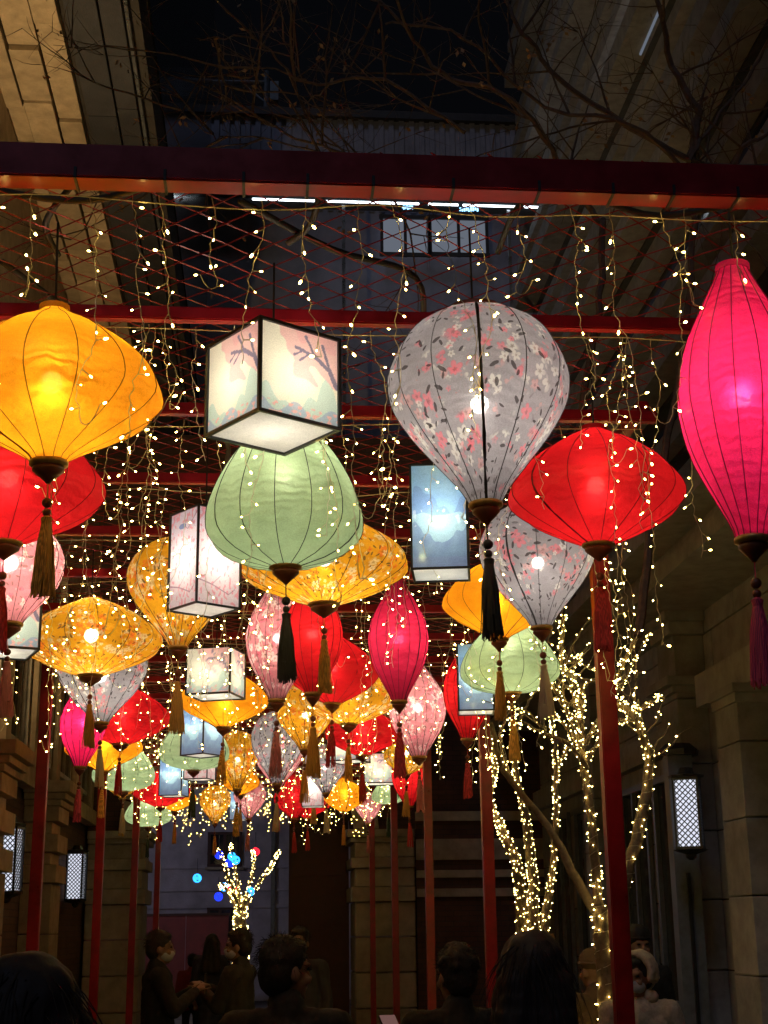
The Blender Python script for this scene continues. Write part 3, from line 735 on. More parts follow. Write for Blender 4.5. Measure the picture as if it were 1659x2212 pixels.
LAN = [
 # shape, cloth, tassel, u bottom, v bottom, v top, width, label
 ('diamond', 'silk_yellow', 'gold', 105, 1002, 672, 480, 'big plain yellow top-shaped silk lantern hanging just behind the front beam'),
 ('balloon', 'print_white', 'black', 1049, 1092, 678, 390, 'largest white floral balloon lantern with black tassel, just behind the front beam'),
 ('spindle', 'silk_pink', 'pink', 1626, 1168, 583, 276, 'large glowing hot pink spindle lantern hanging close to the front beam'),
 ('saucer', 'silk_red', 'red', 1293, 1178, 930, 380, 'wide plain red lantern above the near right pergola post'),
 ('onion', 'silk_green', 'black', 617, 1226, 872, 338, 'big pale green onion lantern hanging behind the cream cube lantern'),
 ('saucer', 'silk_red', 'red', 10, 1174, 905, 410, 'wide plain red lantern behind the big yellow top-shaped lantern'),
 ('spindle', 'print_pink', 'rose', 18, 1350, 1095, 232, 'pink floral lantern below the wide red one near the sandstone wall'),
 ('balloon', 'print_yellow', 'gold', 385, 1400, 1165, 226, 'yellow floral balloon lantern half hidden behind the tall pink blossom box lantern'),
 ('saucer', 'print_yellow', 'gold', 195, 1460, 1293, 306, 'wide flat yellow floral lantern with a visible round bulb beside the sandstone wall'),
 ('saucer', 'print_yellow', 'gold', 700, 1306, 1112, 372, 'wide flat yellow floral lantern directly behind the big green onion lantern'),
 ('spindle', 'print_pink', 'rose', 598, 1514, 1258, 136, 'slim pink floral lantern with a bright round bulb behind the green onion lantern'),
 ('spindle', 'silk_red', 'gold', 676, 1500, 1255, 130, 'slim plain red spindle lantern below the wide yellow floral lantern', 3.36),
 ('saucer', 'silk_red', 'red', 718, 1520, 1372, 196, 'plain red lantern tucked between the slim red spindle and the magenta spindle'),
 ('spindle', 'silk_magenta', 'red', 862, 1517, 1258, 130, 'slim dark magenta spindle lantern right of the slim red spindle'),
 ('balloon', 'print_white', 'beige', 1170, 1357, 1090, 252, 'white floral balloon lantern with beige tassel behind the wide red lantern'),
 ('diamond', 'silk_yellow', 'gold', 1078, 1382, 1205, 240, 'plain yellow lantern whose lower cone shows between blue box and white balloon lantern'),
 ('onion', 'silk_green', 'gold', 1105, 1497, 1322, 216, 'pale green onion lantern in front of the lit tree, below the white balloon lantern'),
 ('spindle', 'silk_red', 'red', 1010, 1598, 1395, 106, 'slim red spindle lantern behind the blue box lantern and the green one', 3.6),
 ('spindle', 'print_pink', 'rose', 905, 1636, 1432, 124, 'pale pink floral lantern with round bulb behind the magenta spindle', 3.6),
 ('saucer', 'print_yellow', 'gold', 753, 1565, 1440, 216, 'wide yellow floral lantern right under the plain red lantern of the middle cluster'),
 ('saucer', 'silk_red', 'red', 783, 1632, 1528, 166, 'plain red saucer lantern under the wide yellow floral one of the middle cluster'),
 ('balloon', 'print_yellow', 'gold', 658, 1619, 1478, 130, 'yellow floral balloon lantern beside the slim pink floral lantern'),
 ('balloon', 'print_white', 'beige', 598, 1694, 1538, 116, 'white floral balloon lantern below the slim pink floral lantern'),
 ('balloon', 'print_pink', 'rose', 599, 1702, 1575, 112, 'pink floral balloon lantern hidden right behind a white balloon lantern'),
 ('diamond', 'silk_yellow', 'gold', 482, 1572, 1446, 196, 'plain yellow top-shaped lantern hanging under the cream cube of the middle rows'),
 ('onion', 'silk_green', 'green', 418, 1664, 1532, 152, 'pale green onion lantern behind the tall blue box lantern with two visible sides'),
 ('balloon', 'print_yellow', 'gold', 512, 1706, 1580, 94, 'yellow floral balloon lantern with bright bulb right of a tall blue box lantern', 3.38),
 ('balloon', 'print_yellow', 'gold', 464, 1779, 1697, 68, 'small yellow floral lantern low over the archway, left of the lit tree top'),
 ('diamond', 'silk_yellow', 'gold', 520, 1718, 1655, 82, 'small plain yellow lantern between a yellow floral and a pink floral balloon'),
 ('balloon', 'print_pink', 'rose', 537, 1769, 1685, 72, 'small pink floral balloon lantern over the middle of the archway'),
 ('diamond', 'silk_red', 'red', 635, 1769, 1672, 88, 'small plain red lantern over the archway under the white balloon lanterns'),
 ('saucer', 'silk_red', 'red', 347, 1743, 1665, 128, 'plain red saucer lantern below the blue box lantern and above a green one'),
 ('diamond', 'silk_yellow', 'gold', 378, 1753, 1690, 92, 'small plain yellow lantern over the left half of the archway'),
 ('onion', 'silk_green', 'green', 320, 1786, 1704, 101, 'lowest pale green onion lantern over the left jamb of the archway'),
 ('onion', 'silk_green', 'beige', 266, 1710, 1592, 137, 'pale green onion lantern below the red one on the sandstone wall side'),
 ('diamond', 'silk_yellow', 'gold', 222, 1666, 1552, 170, 'plain yellow lantern behind the hot pink spindle on the sandstone wall side'),
 ('saucer', 'silk_red', 'red', 260, 1608, 1480, 208, 'plain red saucer lantern next to a white balloon lantern on the sandstone wall side', 3.6),
 ('balloon', 'print_white', 'beige', 217, 1563, 1372, 196, 'white floral balloon lantern directly below the flat yellow floral lantern'),
 ('spindle', 'silk_pink', 'pink', 173, 1658, 1475, 98, 'hot pink spindle lantern beside the left row of pergola posts'),
 ('diamond', 'print_yellow', 'gold', 264, 1725, 1665, 64, 'small golden lantern peeping out below the green onion lantern by the left posts', 3.38),
 ('balloon', 'print_white', 'beige', 704, 1714, 1608, 92, 'pale white balloon lantern behind the cream cube in the far cluster'),
 ('diamond', 'silk_yellow', 'gold', 678, 1703, 1652, 62, 'tiny plain yellow lantern squeezed behind the far white balloon lantern'),
 ('saucer', 'silk_yellow', 'gold', 743, 1754, 1680, 90, 'small round yellow lantern right of the far pink box lantern'),
 ('onion', 'silk_green', 'green', 838, 1738, 1678, 70, 'small pale green lantern beneath the far white box lantern'),
 ('balloon', 'print_pink', 'rose', 795, 1779, 1712, 60, 'smallest pink floral balloon lantern over the right end of the archway'),
 ('saucer', 'print_yellow', 'gold', 878, 1673, 1585, 102, 'yellow floral lantern hanging under the pale pink bulbous lantern'),
 ('spindle', 'silk_red', 'red', 884, 1743, 1608, 74, 'slim dark red spindle lantern behind the yellow floral one by the right posts'),
 ('diamond', 'silk_red', 'red', 664, 1768, 1690, 110, 'dim red lantern behind the far pink box lantern'),
]
random.seed(21)
for a in LAN: lantern(*a)

# ------------------------------------------------------------------ box lanterns with printed panels
def paint(kind, x, z):                                 # x, z in 0..1 over one panel (z up)
    n = lambda s, o=0: noise.noise(Vector((x*s+o, z*s*1.3+o*.7, o)))
    if kind == 'tree':
        c = Vector((.80, .76, .58)) + Vector((.05, .04, .03))*n(3, 2)
        hill = .18+.10*math.sin(x*9+1)+.05*math.sin(x*23)
        if x > .72: hill = max(hill, .52-((x-.86)/.14)**2*.3)
        if z < hill: c = c.lerp(Vector((.30, .55, .50)), .55)
        if z < .10+.07*math.sin(x*13+2): c = c.lerp(Vector((.22, .30, .50)), .6)
        if z < .14 and n(14, 5) > .15: c = Vector((.80, .42, .35))
        bl = n(5, 9)*.25
        if z > .62-.25*(x-.3)+bl+max(0, .42-x)*1.6: c = c.lerp(Vector((.78, .30, .33)), .62)
        if z > .88+bl*.5+max(0, .6-x)*.7: c = c.lerp(Vector((.78, .30, .33)), .4)
        for (x0, z0, x1, z1, w_) in ((.99, .45, .9, .62, .03), (.9, .62, .70, .75, .025), (.70, .75, .45, .80, .018), (.70, .75, .58, .95, .016), (.9, .62, .80, .90, .018), (.55, .79, .42, .70, .012), (.62, .76, .5, .66, .012)):
            dx, dz = x1-x0, z1-z0; t = max(0, min(1, ((x-x0)*dx+(z-z0)*dz)/(dx*dx+dz*dz)))
            if math.hypot(x-x0-t*dx, z-z0-t*dz) < w_+.008*n(20, 1): c = Vector((.16, .12, .20))
        return c
    if kind == 'blossom':
        c = Vector((.74, .62, .62)).lerp(Vector((.62, .55, .68)), max(0, z-.5)*1.2) + Vector((.05, .05, .05))*n(4, 3)
        dens = n(3.2, 4)+.9*abs(z-.55)-.22+.25*z
        if n(16, 7) > .34-dens*.42: c = c.lerp(Vector((.78, .22, .26)), .75)
        for (x0, z0, x1, z1, w_) in ((0, .24, .35, .2, .012), (.35, .2, .75, .12, .01), (.35, .2, .55, .3, .008), (.75, .12, .9, .18, .008), (1, .98, .62, .80, .012), (.62, .8, .45, .86, .008)):
            dx, dz = x1-x0, z1-z0; t = max(0, min(1, ((x-x0)*dx+(z-z0)*dz)/(dx*dx+dz*dz)))
            if math.hypot(x-x0-t*dx, (z-z0-t*dz)*1.8) < w_: c = Vector((.40, .22, .26))
        if math.hypot((x-.42)/.13, (z-.845)/.03) < 1: c = Vector((.16, .22, .42))
        return c
    # lake: blue dusk mountains, mist and water
    c = Vector((.20, .38, .62)).lerp(Vector((.34, .55, .66)), .5+.8*n(2.2, 1))
    m1 = .66+.12*math.sin(x*6+.6)+.08*n(6, 3)
    if z < m1: c = c.lerp(Vector((.12, .20, .42)), .55)
    if z < .52+.04*n(5, 6): c = c.lerp(Vector((.36, .56, .58)), .7)
    if z < .34+.10*math.sin(x*5+2)+.05*n(8, 2): c = c.lerp(Vector((.10, .14, .32)), .6+.2*n(7))
    if z < .10: c = c.lerp(Vector((.20, .24, .40)), .5)
    if n(11, 8) > .32 and .4 < z < .6: c = c.lerp(Vector((.7, .75, .78)), .5)
    return c
_panel = {}
def panel_mesh(kind, s, h, lod):
    key = (kind, s, h, lod)
    if key in _panel: return _panel[key]
    nx = 110 if lod == 0 else 22; nz = int(nx*h/s); mb = MB(); cols = []
    for j in range(nz+1):
        for i in range(nx+1):
            mb.v.append(Vector(((i/nx-.5)*s, 0, (j/nz-.5)*h))); cols.append(paint(kind, i/nx, j/nz).lerp(Vector((.80, .77, .66)) if kind == 'tree' else Vector((.72, .66, .66)) if kind == 'blossom' else Vector((.42, .56, .68)), .10))
    for j in range(nz):
        for i in range(nx):
            a = j*(nx+1)+i; mb.f.append((a, a+1, a+nx+2, a+nx+1))
    me = mb.mesh('panel', 'box_print'); ca_ = me.color_attributes.new('print', 'FLOAT_COLOR', 'POINT')
    for k, c in enumerate(cols): ca_.data[k].color = (max(c.x, 0), max(c.y, 0), max(c.z, 0), 1)
    _panel[key] = me; return me
def box_lantern(kind, s, h, ue, ve, Y, yaw, label):
    """near bottom corner seen at (ue, ve); yaw turns the box about the vertical"""
    e = at(ue, ve, Y)
    lod = 0 if Y < 8 else 1
    cdir = Vector((math.cos(yaw), math.sin(yaw), 0)); d2 = Vector((-math.sin(yaw), math.cos(yaw), 0))
    c = e + (cdir + d2)*(s/2)
    root = empty('box_lantern', c, yaw); tag(root, label, 'lantern', 'box lanterns hanging under the pergola')
    b = .0056 if h < .4 else .0045
    for k in range(4):
        a = k*math.pi/2
        o = link('panel', panel_mesh(kind, s-2*b, h-2*b, lod), root); o.rotation_euler = (0, 0, a)
        o.location = (math.sin(a)*(s/2-.003), -math.cos(a)*(s/2-.003), h/2)
    mb = MB(); mb.quad((-s/2+b, -s/2+b, .003), (s/2-b, -s/2+b, .003), (s/2-b, s/2-b, .003), (-s/2+b, s/2-b, .003)); mb.build('base_panel', 'box_white', root)
    mb = MB(); q = s/2
    for sx in (-1, 1):
        for sy in (-1, 1): mb.box(sx*q-b, sx*q+b, sy*q-b, sy*q+b, b+.0005, h-b-.0005)
    for zz in (0, h):
        mb.box(-q-b, q+b, -q-b, -q+b, zz-b, zz+b); mb.box(-q-b, q+b, q-b, q+b, zz-b, zz+b)
        mb.box(-q-b, -q+b, -q+b, q-b, zz-b, zz+b); mb.box(q-b, q+b, -q+b, q-b, zz-b, zz+b)
    mb.build('frame', 'black_metal', root)
    MB().box(-q+b, q-b, -.006, .006, h-.004, h+.004).build('cross_bar', 'black_metal', root)
    MB().ball((0, 0, h*.5), .03, 10, 6).build('bulb', 'bulb_box', root, True)
    MB().tube([(0, 0, h*.5+.03), (0, 0, PZ+.15-c.z)], .004, 5).build('hanging_cable', 'black_cable', root)
S1, H1, S2, H2 = .31, .31, .228, .44
BOX = [
 ('tree', S1, H1, 560, 884, 4.15, R(34), 'cream cube lantern printed with a pink tree, hanging above the big green lantern'),
 ('blossom', S2, H2, 424, 1300, 6.05, R(36), 'tall box lantern printed with pink blossom branches and a blue bird'),
 ('lake', S2, H2, 1012, 1225, 5.5, R(96-15), 'tall blue landscape box lantern beside the largest white balloon lantern'),
 ('tree', S1, H1, -60, 1392, 6.7, R(20), 'cream cube lantern behind the pink floral lantern near the sandstone wall'),
 ('tree', S1, H1, 496, 1495, 9.45, R(72), 'cream cube lantern printed with a pink tree, above a plain yellow lantern'),
 ('lake', S2, H2, 1067, 1533, 9.15, R(83), 'tall blue landscape box lantern half covered by a green lantern near the lit tree'),
 ('lake', S2, H2, 438, 1627, 10.9, R(50), 'tall blue landscape box lantern in front of a green onion lantern, two sides showing'),
 ('blossom', S2, H2, 447, 1681, 13.4, R(72), 'small pale pink box lantern peeping below a green onion lantern'),
 ('lake', S2, H2, 391, 1717, 14.2, R(75), 'blue landscape box lantern beside the small pale pink box lantern'),
 ('tree', S1, H1, 770, 1640, 13.4, R(62), 'cream cube lantern behind the red saucer lantern of the middle cluster'),
 ('blossom', S2, H2, 696, 1741, 16.2, R(84), 'far pale pink box lantern between red and yellow lanterns over the archway'),
 ('lake', S2, H2, 532, 1770, 19.5, R(80), 'smallest blue box lantern low over the middle of the archway'),
 ('tree', S1, H1, 850, 1690, 15.2, R(84), 'far white box lantern above a small green lantern near the right posts'),
]
for a in BOX: box_lantern(*a)

# ================================================================== FAIRY LIGHTS
def catmull(P, n=6):
    Q = []
    for j in range(len(P)-1):
        a, b, c, d = P[max(j-1, 0)], P[j], P[j+1], P[min(j+2, len(P)-1)]
        for t in range(n):
            q = t/n; Q.append(.5*((2*b)+(c-a)*q+(2*a-5*b+4*c-d)*q*q+(3*b-a-3*c+d)*q**3))
    Q.append(P[-1]); return Q
def led(mb, p, d, sc=1):
    d = d.normalized(); mb.tube([p, p+d*.003*sc, p+d*.009*sc, p+d*.012*sc], [.0020*sc, .0031*sc, .0031*sc, .0012*sc], 5)
def strand(length, rg, wire, bulbs, org=Vector((0, 0, 0)), sc=1, wseg=.022):
    z = 0; x = y = 0; pts = [Vector((0, 0, 0))]; nxt = .03+rg.random()*.06; vx = vy = 0
    stubs = []
    while z < length:
        z += wseg; vx = .7*vx + rg.gauss(0, .0032); vy = .7*vy+rg.gauss(0, .0032)
        x = x*.98+vx; y = y*.98+vy
        p = Vector((x+.0035*math.sin(z*130), y+.0035*math.cos(z*115), -z)); pts.append(p)
        if z > nxt:
            nxt += rg.choice((.045, .06, .08)); a = rg.uniform(0, 6.28)
            dv = Vector((math.cos(a), math.sin(a), rg.uniform(-1.1, .2))); q = p+dv*.022
            stubs.append((p, q, dv))
    if rg.random() < .35:                              # a kinked loose end
        e = pts[-1]; s = rg.choice((-1, 1))
        for k in range(1, 5): pts.append(e+Vector((s*.012*k, .004*k, .006*k*(k-2))))
        stubs.append((pts[-1], pts[-1]+Vector((s*.01, 0, .0)), Vector((s, 0, .2))))
    wire.tube([org+p for p in pts], .0014*sc, 3, False)
    for p, q, dv in stubs:
        wire.tube([org+p, org+q], .0016*sc, 3, False); led(bulbs, org+q, dv, sc*rg.choice((.5, .65, .75, .8, .85, 1.0)))
LEN = (.30, .45, .62, .80, 1.0); VAR = {}
for li, ln in enumerate(LEN):
    for k in range(5):
        w_, b_ = MB(), MB(); strand(ln, random.Random(li*31+k), w_, b_)
        VAR[li, k] = (w_.mesh('wire', 'fairy_wire'), b_.mesh('bulbs', 'fairy_glow'))
ordn = ('front', 'first', 'second', 'third', 'fourth', 'fifth', 'sixth', 'seventh', 'eighth', 'ninth', 'tenth', 'eleventh', 'twelfth', 'thirteenth', 'fourteenth')
rg = random.Random(77)
def put_strand(x, y, li, label, group):
    me = VAR[li, rg.randrange(5)]
    o = link('light_strand', me[0], None, (x, y, PZ-.003)); o.rotation_euler = (0, 0, rg.uniform(0, 6.28)); o.scale = (1, 1, rg.uniform(.88, 1.12))
    tag(o, label, 'fairy lights', group)
    b = link('bulbs', me[1], o); b['kind'] = 'stuff'
icicle = (1, 3, 2, 4, 0, 2, 3, 1, 2, 0, 3)
ww = MB(); wb = MB()
for n in range(NR):
    y = Y0+n*DY+(.05 if n == 0 else .03)
    k = 0; x = -1.50+rg.random()*.1
    while x < 1.52:
        li = icicle[(k*7+n*3) % 11] if n < 2 else rg.choice((1, 2, 2, 3, 3, 4, 0))
        if n >= 8: li = rg.choice((1, 2, 2, 3))
        xx, yy_ = x+rg.gauss(0, .02), y+rg.gauss(0, .012)
        if n < 15:
            wh = 'front beam' if n == 0 else ordn[n]+' cross beam behind the front beam'
            put_strand(xx, yy_, li, 'warm white fairy light strand hanging from the '+wh, 'fairy light strands on the '+('front beam' if n == 0 else ordn[n]+' cross beam'))
        else: strand(LEN[li]*rg.uniform(.9, 1.1), rg, ww, wb, Vector((xx, yy_, PZ-.003)), 1.1, .05)
        x += .126 if n < 6 else .19 if n < 12 else .24; k += 1
    # lead cable loosely tied along the beam
    P = [Vector((-1.55+j*.31, y+.012*rg.gauss(0, 1), PZ-.012-abs(rg.gauss(0, .012)))) for j in range(11)]
    lead = MB().tube(catmull(P, 4), .0022, 4).build('lead_cable', 'fairy_wire')
    tag(lead, 'pale twisted light cable tied along the '+('front beam' if n == 0 else (ordn[n] if n < 15 else ('fifteenth', 'sixteenth', 'seventeenth', 'eighteenth', 'nineteenth')[n-15])+' cross beam behind the front beam'), 'cable', 'light cables along the beams')
nb = len(ww.v); ww.v += wb.v; nf = len(ww.f); ww.f += [tuple(i+nb for i in f) for f in wb.f]
me = ww.mesh('fairy_light_curtain', 'fairy_wire'); me.materials.append(M['fairy_glow'])
for i in range(nf, len(me.polygons)): me.polygons[i].material_index = 1
tag(link('fairy_light_curtain', me), 'dense curtain of warm fairy lights under the far end of the pergola', 'fairy lights', None, 'stuff')
# tangled bundles hanging lower at the sides
BUN = ((1.47, 6.0, 4), (1.50, 6.05, 4), (1.53, 6.02, 3), (1.44, 6.08, 4), (1.49, 5.98, 4), (-.42, 4.55, 3), (-.40, 4.57, 4), (-.44, 4.53, 4), (1.22, 4.55, 3), (1.25, 4.56, 2),
       (1.5, 8.3, 4), (1.47, 9.2, 4), (1.52, 9.25, 4), (1.45, 10.2, 4), (-1.5, 7.3, 4), (-1.47, 8.2, 4))
for x, y, li in BUN: put_strand(x, y, li, 'long fairy light strand in a tangled bundle hanging from the mesh', 'tangled fairy light bundles')

# ================================================================== TREES
def limb(mb, pts, r0_, r1_, n=7, sub=5, jit=.0, rg=random):
    Q = catmull([Vector(p) for p in pts], sub); k = len(Q)
    Q = [q+Vector((rg.gauss(0, jit), rg.gauss(0, jit), rg.gauss(0, jit))) if 0 < i < k-1 else q for i, q in enumerate(Q)]
    mb.tube(Q, [r0_+(r1_-r0_)*i/(k-1) for i in range(k)], n); return Q
def wrap(Q, r0_, r1_, wire, bulbs, rg, turns=26, dens=70, sc=1.0):
    """spiral of wire round a limb with LEDs standing off it"""
    tot = sum((Q[i+1]-Q[i]).length for i in range(len(Q)-1)); n = int(tot*turns*6)
    acc = [0]
    for i in range(len(Q)-1): acc.append(acc[-1]+(Q[i+1]-Q[i]).length)
    def pt(s):
        s = max(0, min(tot-1e-6, s)); i = 0
        while acc[i+1] < s: i += 1
        t = (s-acc[i])/max(acc[i+1]-acc[i], 1e-6); return Q[i].lerp(Q[i+1], t), (Q[i+1]-Q[i]).normalized()
    pts = []
    for j in range(n):
        s = tot*j/max(n-1, 1); p, t = pt(s); r = (r0_+(r1_-r0_)*s/tot)+.004*sc
        a = Vector((1, 0, 0)).cross(t).normalized(); b = t.cross(a); th = 2*math.pi*j/6
        pts.append(p+(a*math.cos(th)+b*math.sin(th))*r*rg.uniform(1, 1.1))
    if len(pts) > 1: wire.tube(pts, .0016*sc, 3, False)
    for _ in range(int(tot*dens)):
        s = rg.random()*tot; p, t = pt(s); r = (r0_+(r1_-r0_)*s/tot)
        a = Vector((1, 0, 0)).cross(t).normalized(); b = t.cross(a); th = rg.uniform(0, 6.28)
        d = (a*math.cos(th)+b*math.sin(th)); led(bulbs, p+d*(r+.006*sc), d+Vector((0, 0, rg.uniform(-.3, .3))), sc)
def lights_thing(name, label, loc, wire, bulbs, gl):
    t = empty(name, loc); tag(t, label, 'fairy lights')
    rel(wire, t).build('wire', 'fairy_wire', t); o = rel(bulbs, t).build('bulbs', gl, t); o['kind'] = 'stuff'
def px(pts, Y): return [at(u, v, Y) for u, v in pts]
rg = random.Random(9)
# tree 1: multi-stemmed, densely wrapped
base = at(1155, 2040, 11.2); base.z = 0
t1 = empty('wrapped_tree', base); tag(t1, 'bare multi-stemmed tree wrapped in dense fairy lights beside the second right post', 'tree')
tw, tb = MB(), MB(); trunk, crown = MB(), MB()
STEM = [([(1133, 2007), (1110, 1873), (1086, 1798), (1065, 1724), (1060, 1650), (1056, 1569)], .052, .018, 1),
        ([(1157, 2007), (1142, 1843), (1121, 1739), (1107, 1679), (1098, 1617), (1092, 1520)], .050, .014, 1),
        ([(1178, 2007), (1196, 1873), (1193, 1769), (1199, 1664), (1190, 1611), (1200, 1530)], .038, .010, .6)]
for pts, a, b, dn in STEM:
    P = px(pts, 11.2); P = [base+Vector(((P[0]-base).x*.8, 0, 0)), base+Vector(((P[0]-base).x*.9, rg.uniform(-.05, .05), .9))] + P
    for i, p in enumerate(P): p.y += .05*i*rg.uniform(-1, 1)
    Q = limb(trunk, P, a*1.2, b, 9, 5, .004, rg); wrap(Q, a*1.2, b, tw, tb, rg, 18, 150*dn, .7)
for pts in ([(1100, 1617), (1130, 1540), (1170, 1470)], [(1199, 1664), (1230, 1600), (1238, 1540)], [(1107, 1679), (1080, 1600), (1100, 1520), (1090, 1460)], [(1060, 1650), (1040, 1580), (1050, 1500)]):
    Q = limb(crown, px(pts, 11.2), .014, .004, 5, 5, .006, rg); wrap(Q, .012, .004, tw, tb, rg, 14, 45)
rel(trunk, t1).build('trunk', 'bark', t1, True); rel(crown, t1).build('crown', 'twig', t1, True)
lights_thing('light_wrap', 'warm fairy lights wound round the multi-stemmed tree', base, tw, tb, 'fairy_glow_tree')
# tree 2: behind the near right post, its bare crown spreads over the pergola
TY = 8.6; base = at(1306, 2080, TY); base.z = 0
t2 = empty('bare_tree', base); tag(t2, 'leafless tree behind the near right post with bare crown over the pergola', 'tree')
tw, tb = MB(), MB(); trunk, crown = MB(), MB()
Q = limb(trunk, [base, base+Vector((0, 0, 1.0)), at(1303, 2051, TY), at(1296, 1960, TY)], .06, .045, 9, 5, .004, rg); wrap(Q, .06, .045, tw, tb, rg, 10, 60)
LIMB2 = [([(1296, 1965), (1279, 1813), (1270, 1694), (1264, 1617), (1261, 1539), (1240, 1486), (1222, 1430), (1215, 1330)], .030, .012, 55),
         ([(1320, 2040), (1341, 1932), (1374, 1813), (1401, 1694), (1404, 1641), (1386, 1593), (1365, 1551), (1345, 1480), (1370, 1380)], .045, .014, 40),
         ([(1270, 1640), (1312, 1581), (1365, 1545), (1404, 1519), (1428, 1496)], .016, .005, 60),
         ([(1264, 1610), (1309, 1525), (1339, 1486), (1360, 1441), (1400, 1370)], .015, .004, 45),
         ([(1270, 1660), (1225, 1610), (1178, 1581), (1130, 1566), (1105, 1560)], .016, .004, 14),
         ([(1261, 1560), (1230, 1540), (1200, 1490), (1190, 1450)], .012, .004, 36),
         ([(1264, 1620), (1225, 1570), (1195, 1540), (1180, 1515)], .011, .004, 38), ([(1268, 1655), (1235, 1590), (1220, 1530), (1205, 1500)], .010, .004, 38),
         ([(1266, 1600), (1248, 1540), (1235, 1480), (1245, 1420)], .010, .004, 38)]
for pts, a, b, dn in LIMB2:
    P = px(pts, TY)
    for i, p in enumerate(P): p.y += .04*i*rg.uniform(-1, 1)
    Q = limb(trunk if a > .02 else crown, P, a, b, 7, 5, .004, rg)
    if dn: wrap(Q, a, b, tw, tb, rg, 12, dn*1.25, .7)
for (u, v) in ((1240, 1486), (1261, 1539), (1264, 1600), (1222, 1435), (1345, 1486), (1386, 1593), (1365, 1545), (1404, 1641), (1339, 1486), (1200, 1490), (1220, 1530), (1178, 1581)):
    for _ in range(3):
        d = Vector((rg.uniform(-.8, .8), rg.uniform(-.4, .4), rg.uniform(.2, 1))).normalized(); p0 = at(u, v, TY); ln = rg.uniform(.2, .5); P = [p0]
        for k in range(4): d = (d+Vector((rg.gauss(0, .18), rg.gauss(0, .18), rg.gauss(0, .15)))).normalized(); P.append(P[-1]+d*ln/4)
        Q = limb(crown, P, .006, .0018, 4, 3, .002, rg); wrap(Q, .006, .002, tw, tb, rg, 7, 16, .7)
# diagonal unlit stem leaning across to tree 1
limb(trunk, px([(1296, 1990), (1288, 1972), (1225, 1858), (1196, 1804), (1124, 1712), (1083, 1652), (1060, 1560)], TY+.1), .033, .013, 8, 5, .004, rg)
leaf = MB()
def twigs(p, d, ln, r, depth):
    q = p; P = [p]; n = max(3, int(ln/.09))
    for i in range(n):
        d = (d+Vector((rg.gauss(0, .10), rg.gauss(0, .10), rg.gauss(0, .09)+.01))).normalized(); q = q+d*(ln/n); P.append(q)
    crown.tube(P, [r*(1-.75*i/n) for i in range(n+1)], 4 if depth else 3, False)
    if depth > 0:
        for _ in range(rg.randint(3, 5)):
            i = rg.randint(1, n); a = Vector((rg.gauss(0, 1), rg.gauss(0, 1), rg.gauss(0, .8))).normalized()
            twigs(P[i], (d*.8+a*.9).normalized(), ln*rg.uniform(.35, .65), r*.55, depth-1)
    elif rg.random() < .16:
        for _ in range(rg.randint(1, 3)):
            c = P[-1]+Vector((rg.gauss(0, .02), rg.gauss(0, .02), rg.gauss(0, .02))); a = Vector((rg.gauss(0, 1), rg.gauss(0, 1), rg.gauss(0, 1))).normalized()*.018
            b = a.cross(Vector((rg.random(), rg.random(), rg.random()))).normalized()*.011; leaf.quad(c-a, c+b, c+a*1.2, c-b)
UY = 7.0
LIMB3 = [([(1370, 1380), (1440, 1000), (1500, 600), (1490, 370), (1340, 262), (1180, 215), (1000, 92), (830, 70)], .024, .006),
         ([(1490, 380), (1512, 250), (1450, 100), (1405, -40)], .03, .012), ([(1300, 480), (1230, 372), (1100, 240), (960, 140), (860, 60), (740, -20)], .02, .008),
         ([(1690, 352), (1500, 330), (1250, 170), (1130, 60), (1090, -30)], .022, .009), ([(1480, 365), (1560, 240), (1640, 130), (1680, 30)], .012, .006),
         ([(1000, 300), (829, 176), (660, 165), (550, 90), (430, 70)], .012, .003), ([(660, 165), (560, 170), (470, 148)], .006, .002),
         ([(900, 420), (800, 350), (640, 290), (540, 240), (470, 160)], .011, .003), ([(820, 390), (690, 345), (520, 310), (460, 300), (365, 235)], .008, .002),
         ([(1560, 420), (1600, 330), (1659, 300)], .02, .008), ([(1215, 1330), (1240, 1000), (1280, 700), (1300, 480)], .022, .018)]
for pts, a, b in LIMB3:
    P = px(pts, UY)
    for i, p in enumerate(P): p.y += .12*rg.uniform(-1, 1)
    Q = limb(crown, P, a, b, 6, 6, .008, rg)
    if pts[0][1] > 900 and len(pts) == 4: continue
    for i in range(4 if len(pts) > 6 else 2, len(Q), 4):
        if (Q[i]-EYE).dot(up)/(Q[i]-EYE).dot(fw) < .18: continue
        d = (Q[min(i+1, len(Q)-1)]-Q[i-1]).normalized(); a2 = Vector((rg.gauss(0, 1), rg.gauss(0, .6), rg.gauss(0, 1))).normalized()
        twigs(Q[i], (d*.6+a2).normalized(), rg.uniform(.45, 1.15), .0085, 2)
rel(trunk, t2).build('trunk', 'bark', t2, True); rel(crown, t2).build('crown', 'twig', t2); o = rel(leaf, t2).build('dry_leaves', 'dry_leaf', t2); o['kind'] = 'stuff'
lights_thing('light_wrap', 'warm fairy lights wound round the bare tree behind the near right post', base, tw, tb, 'fairy_glow_tree')
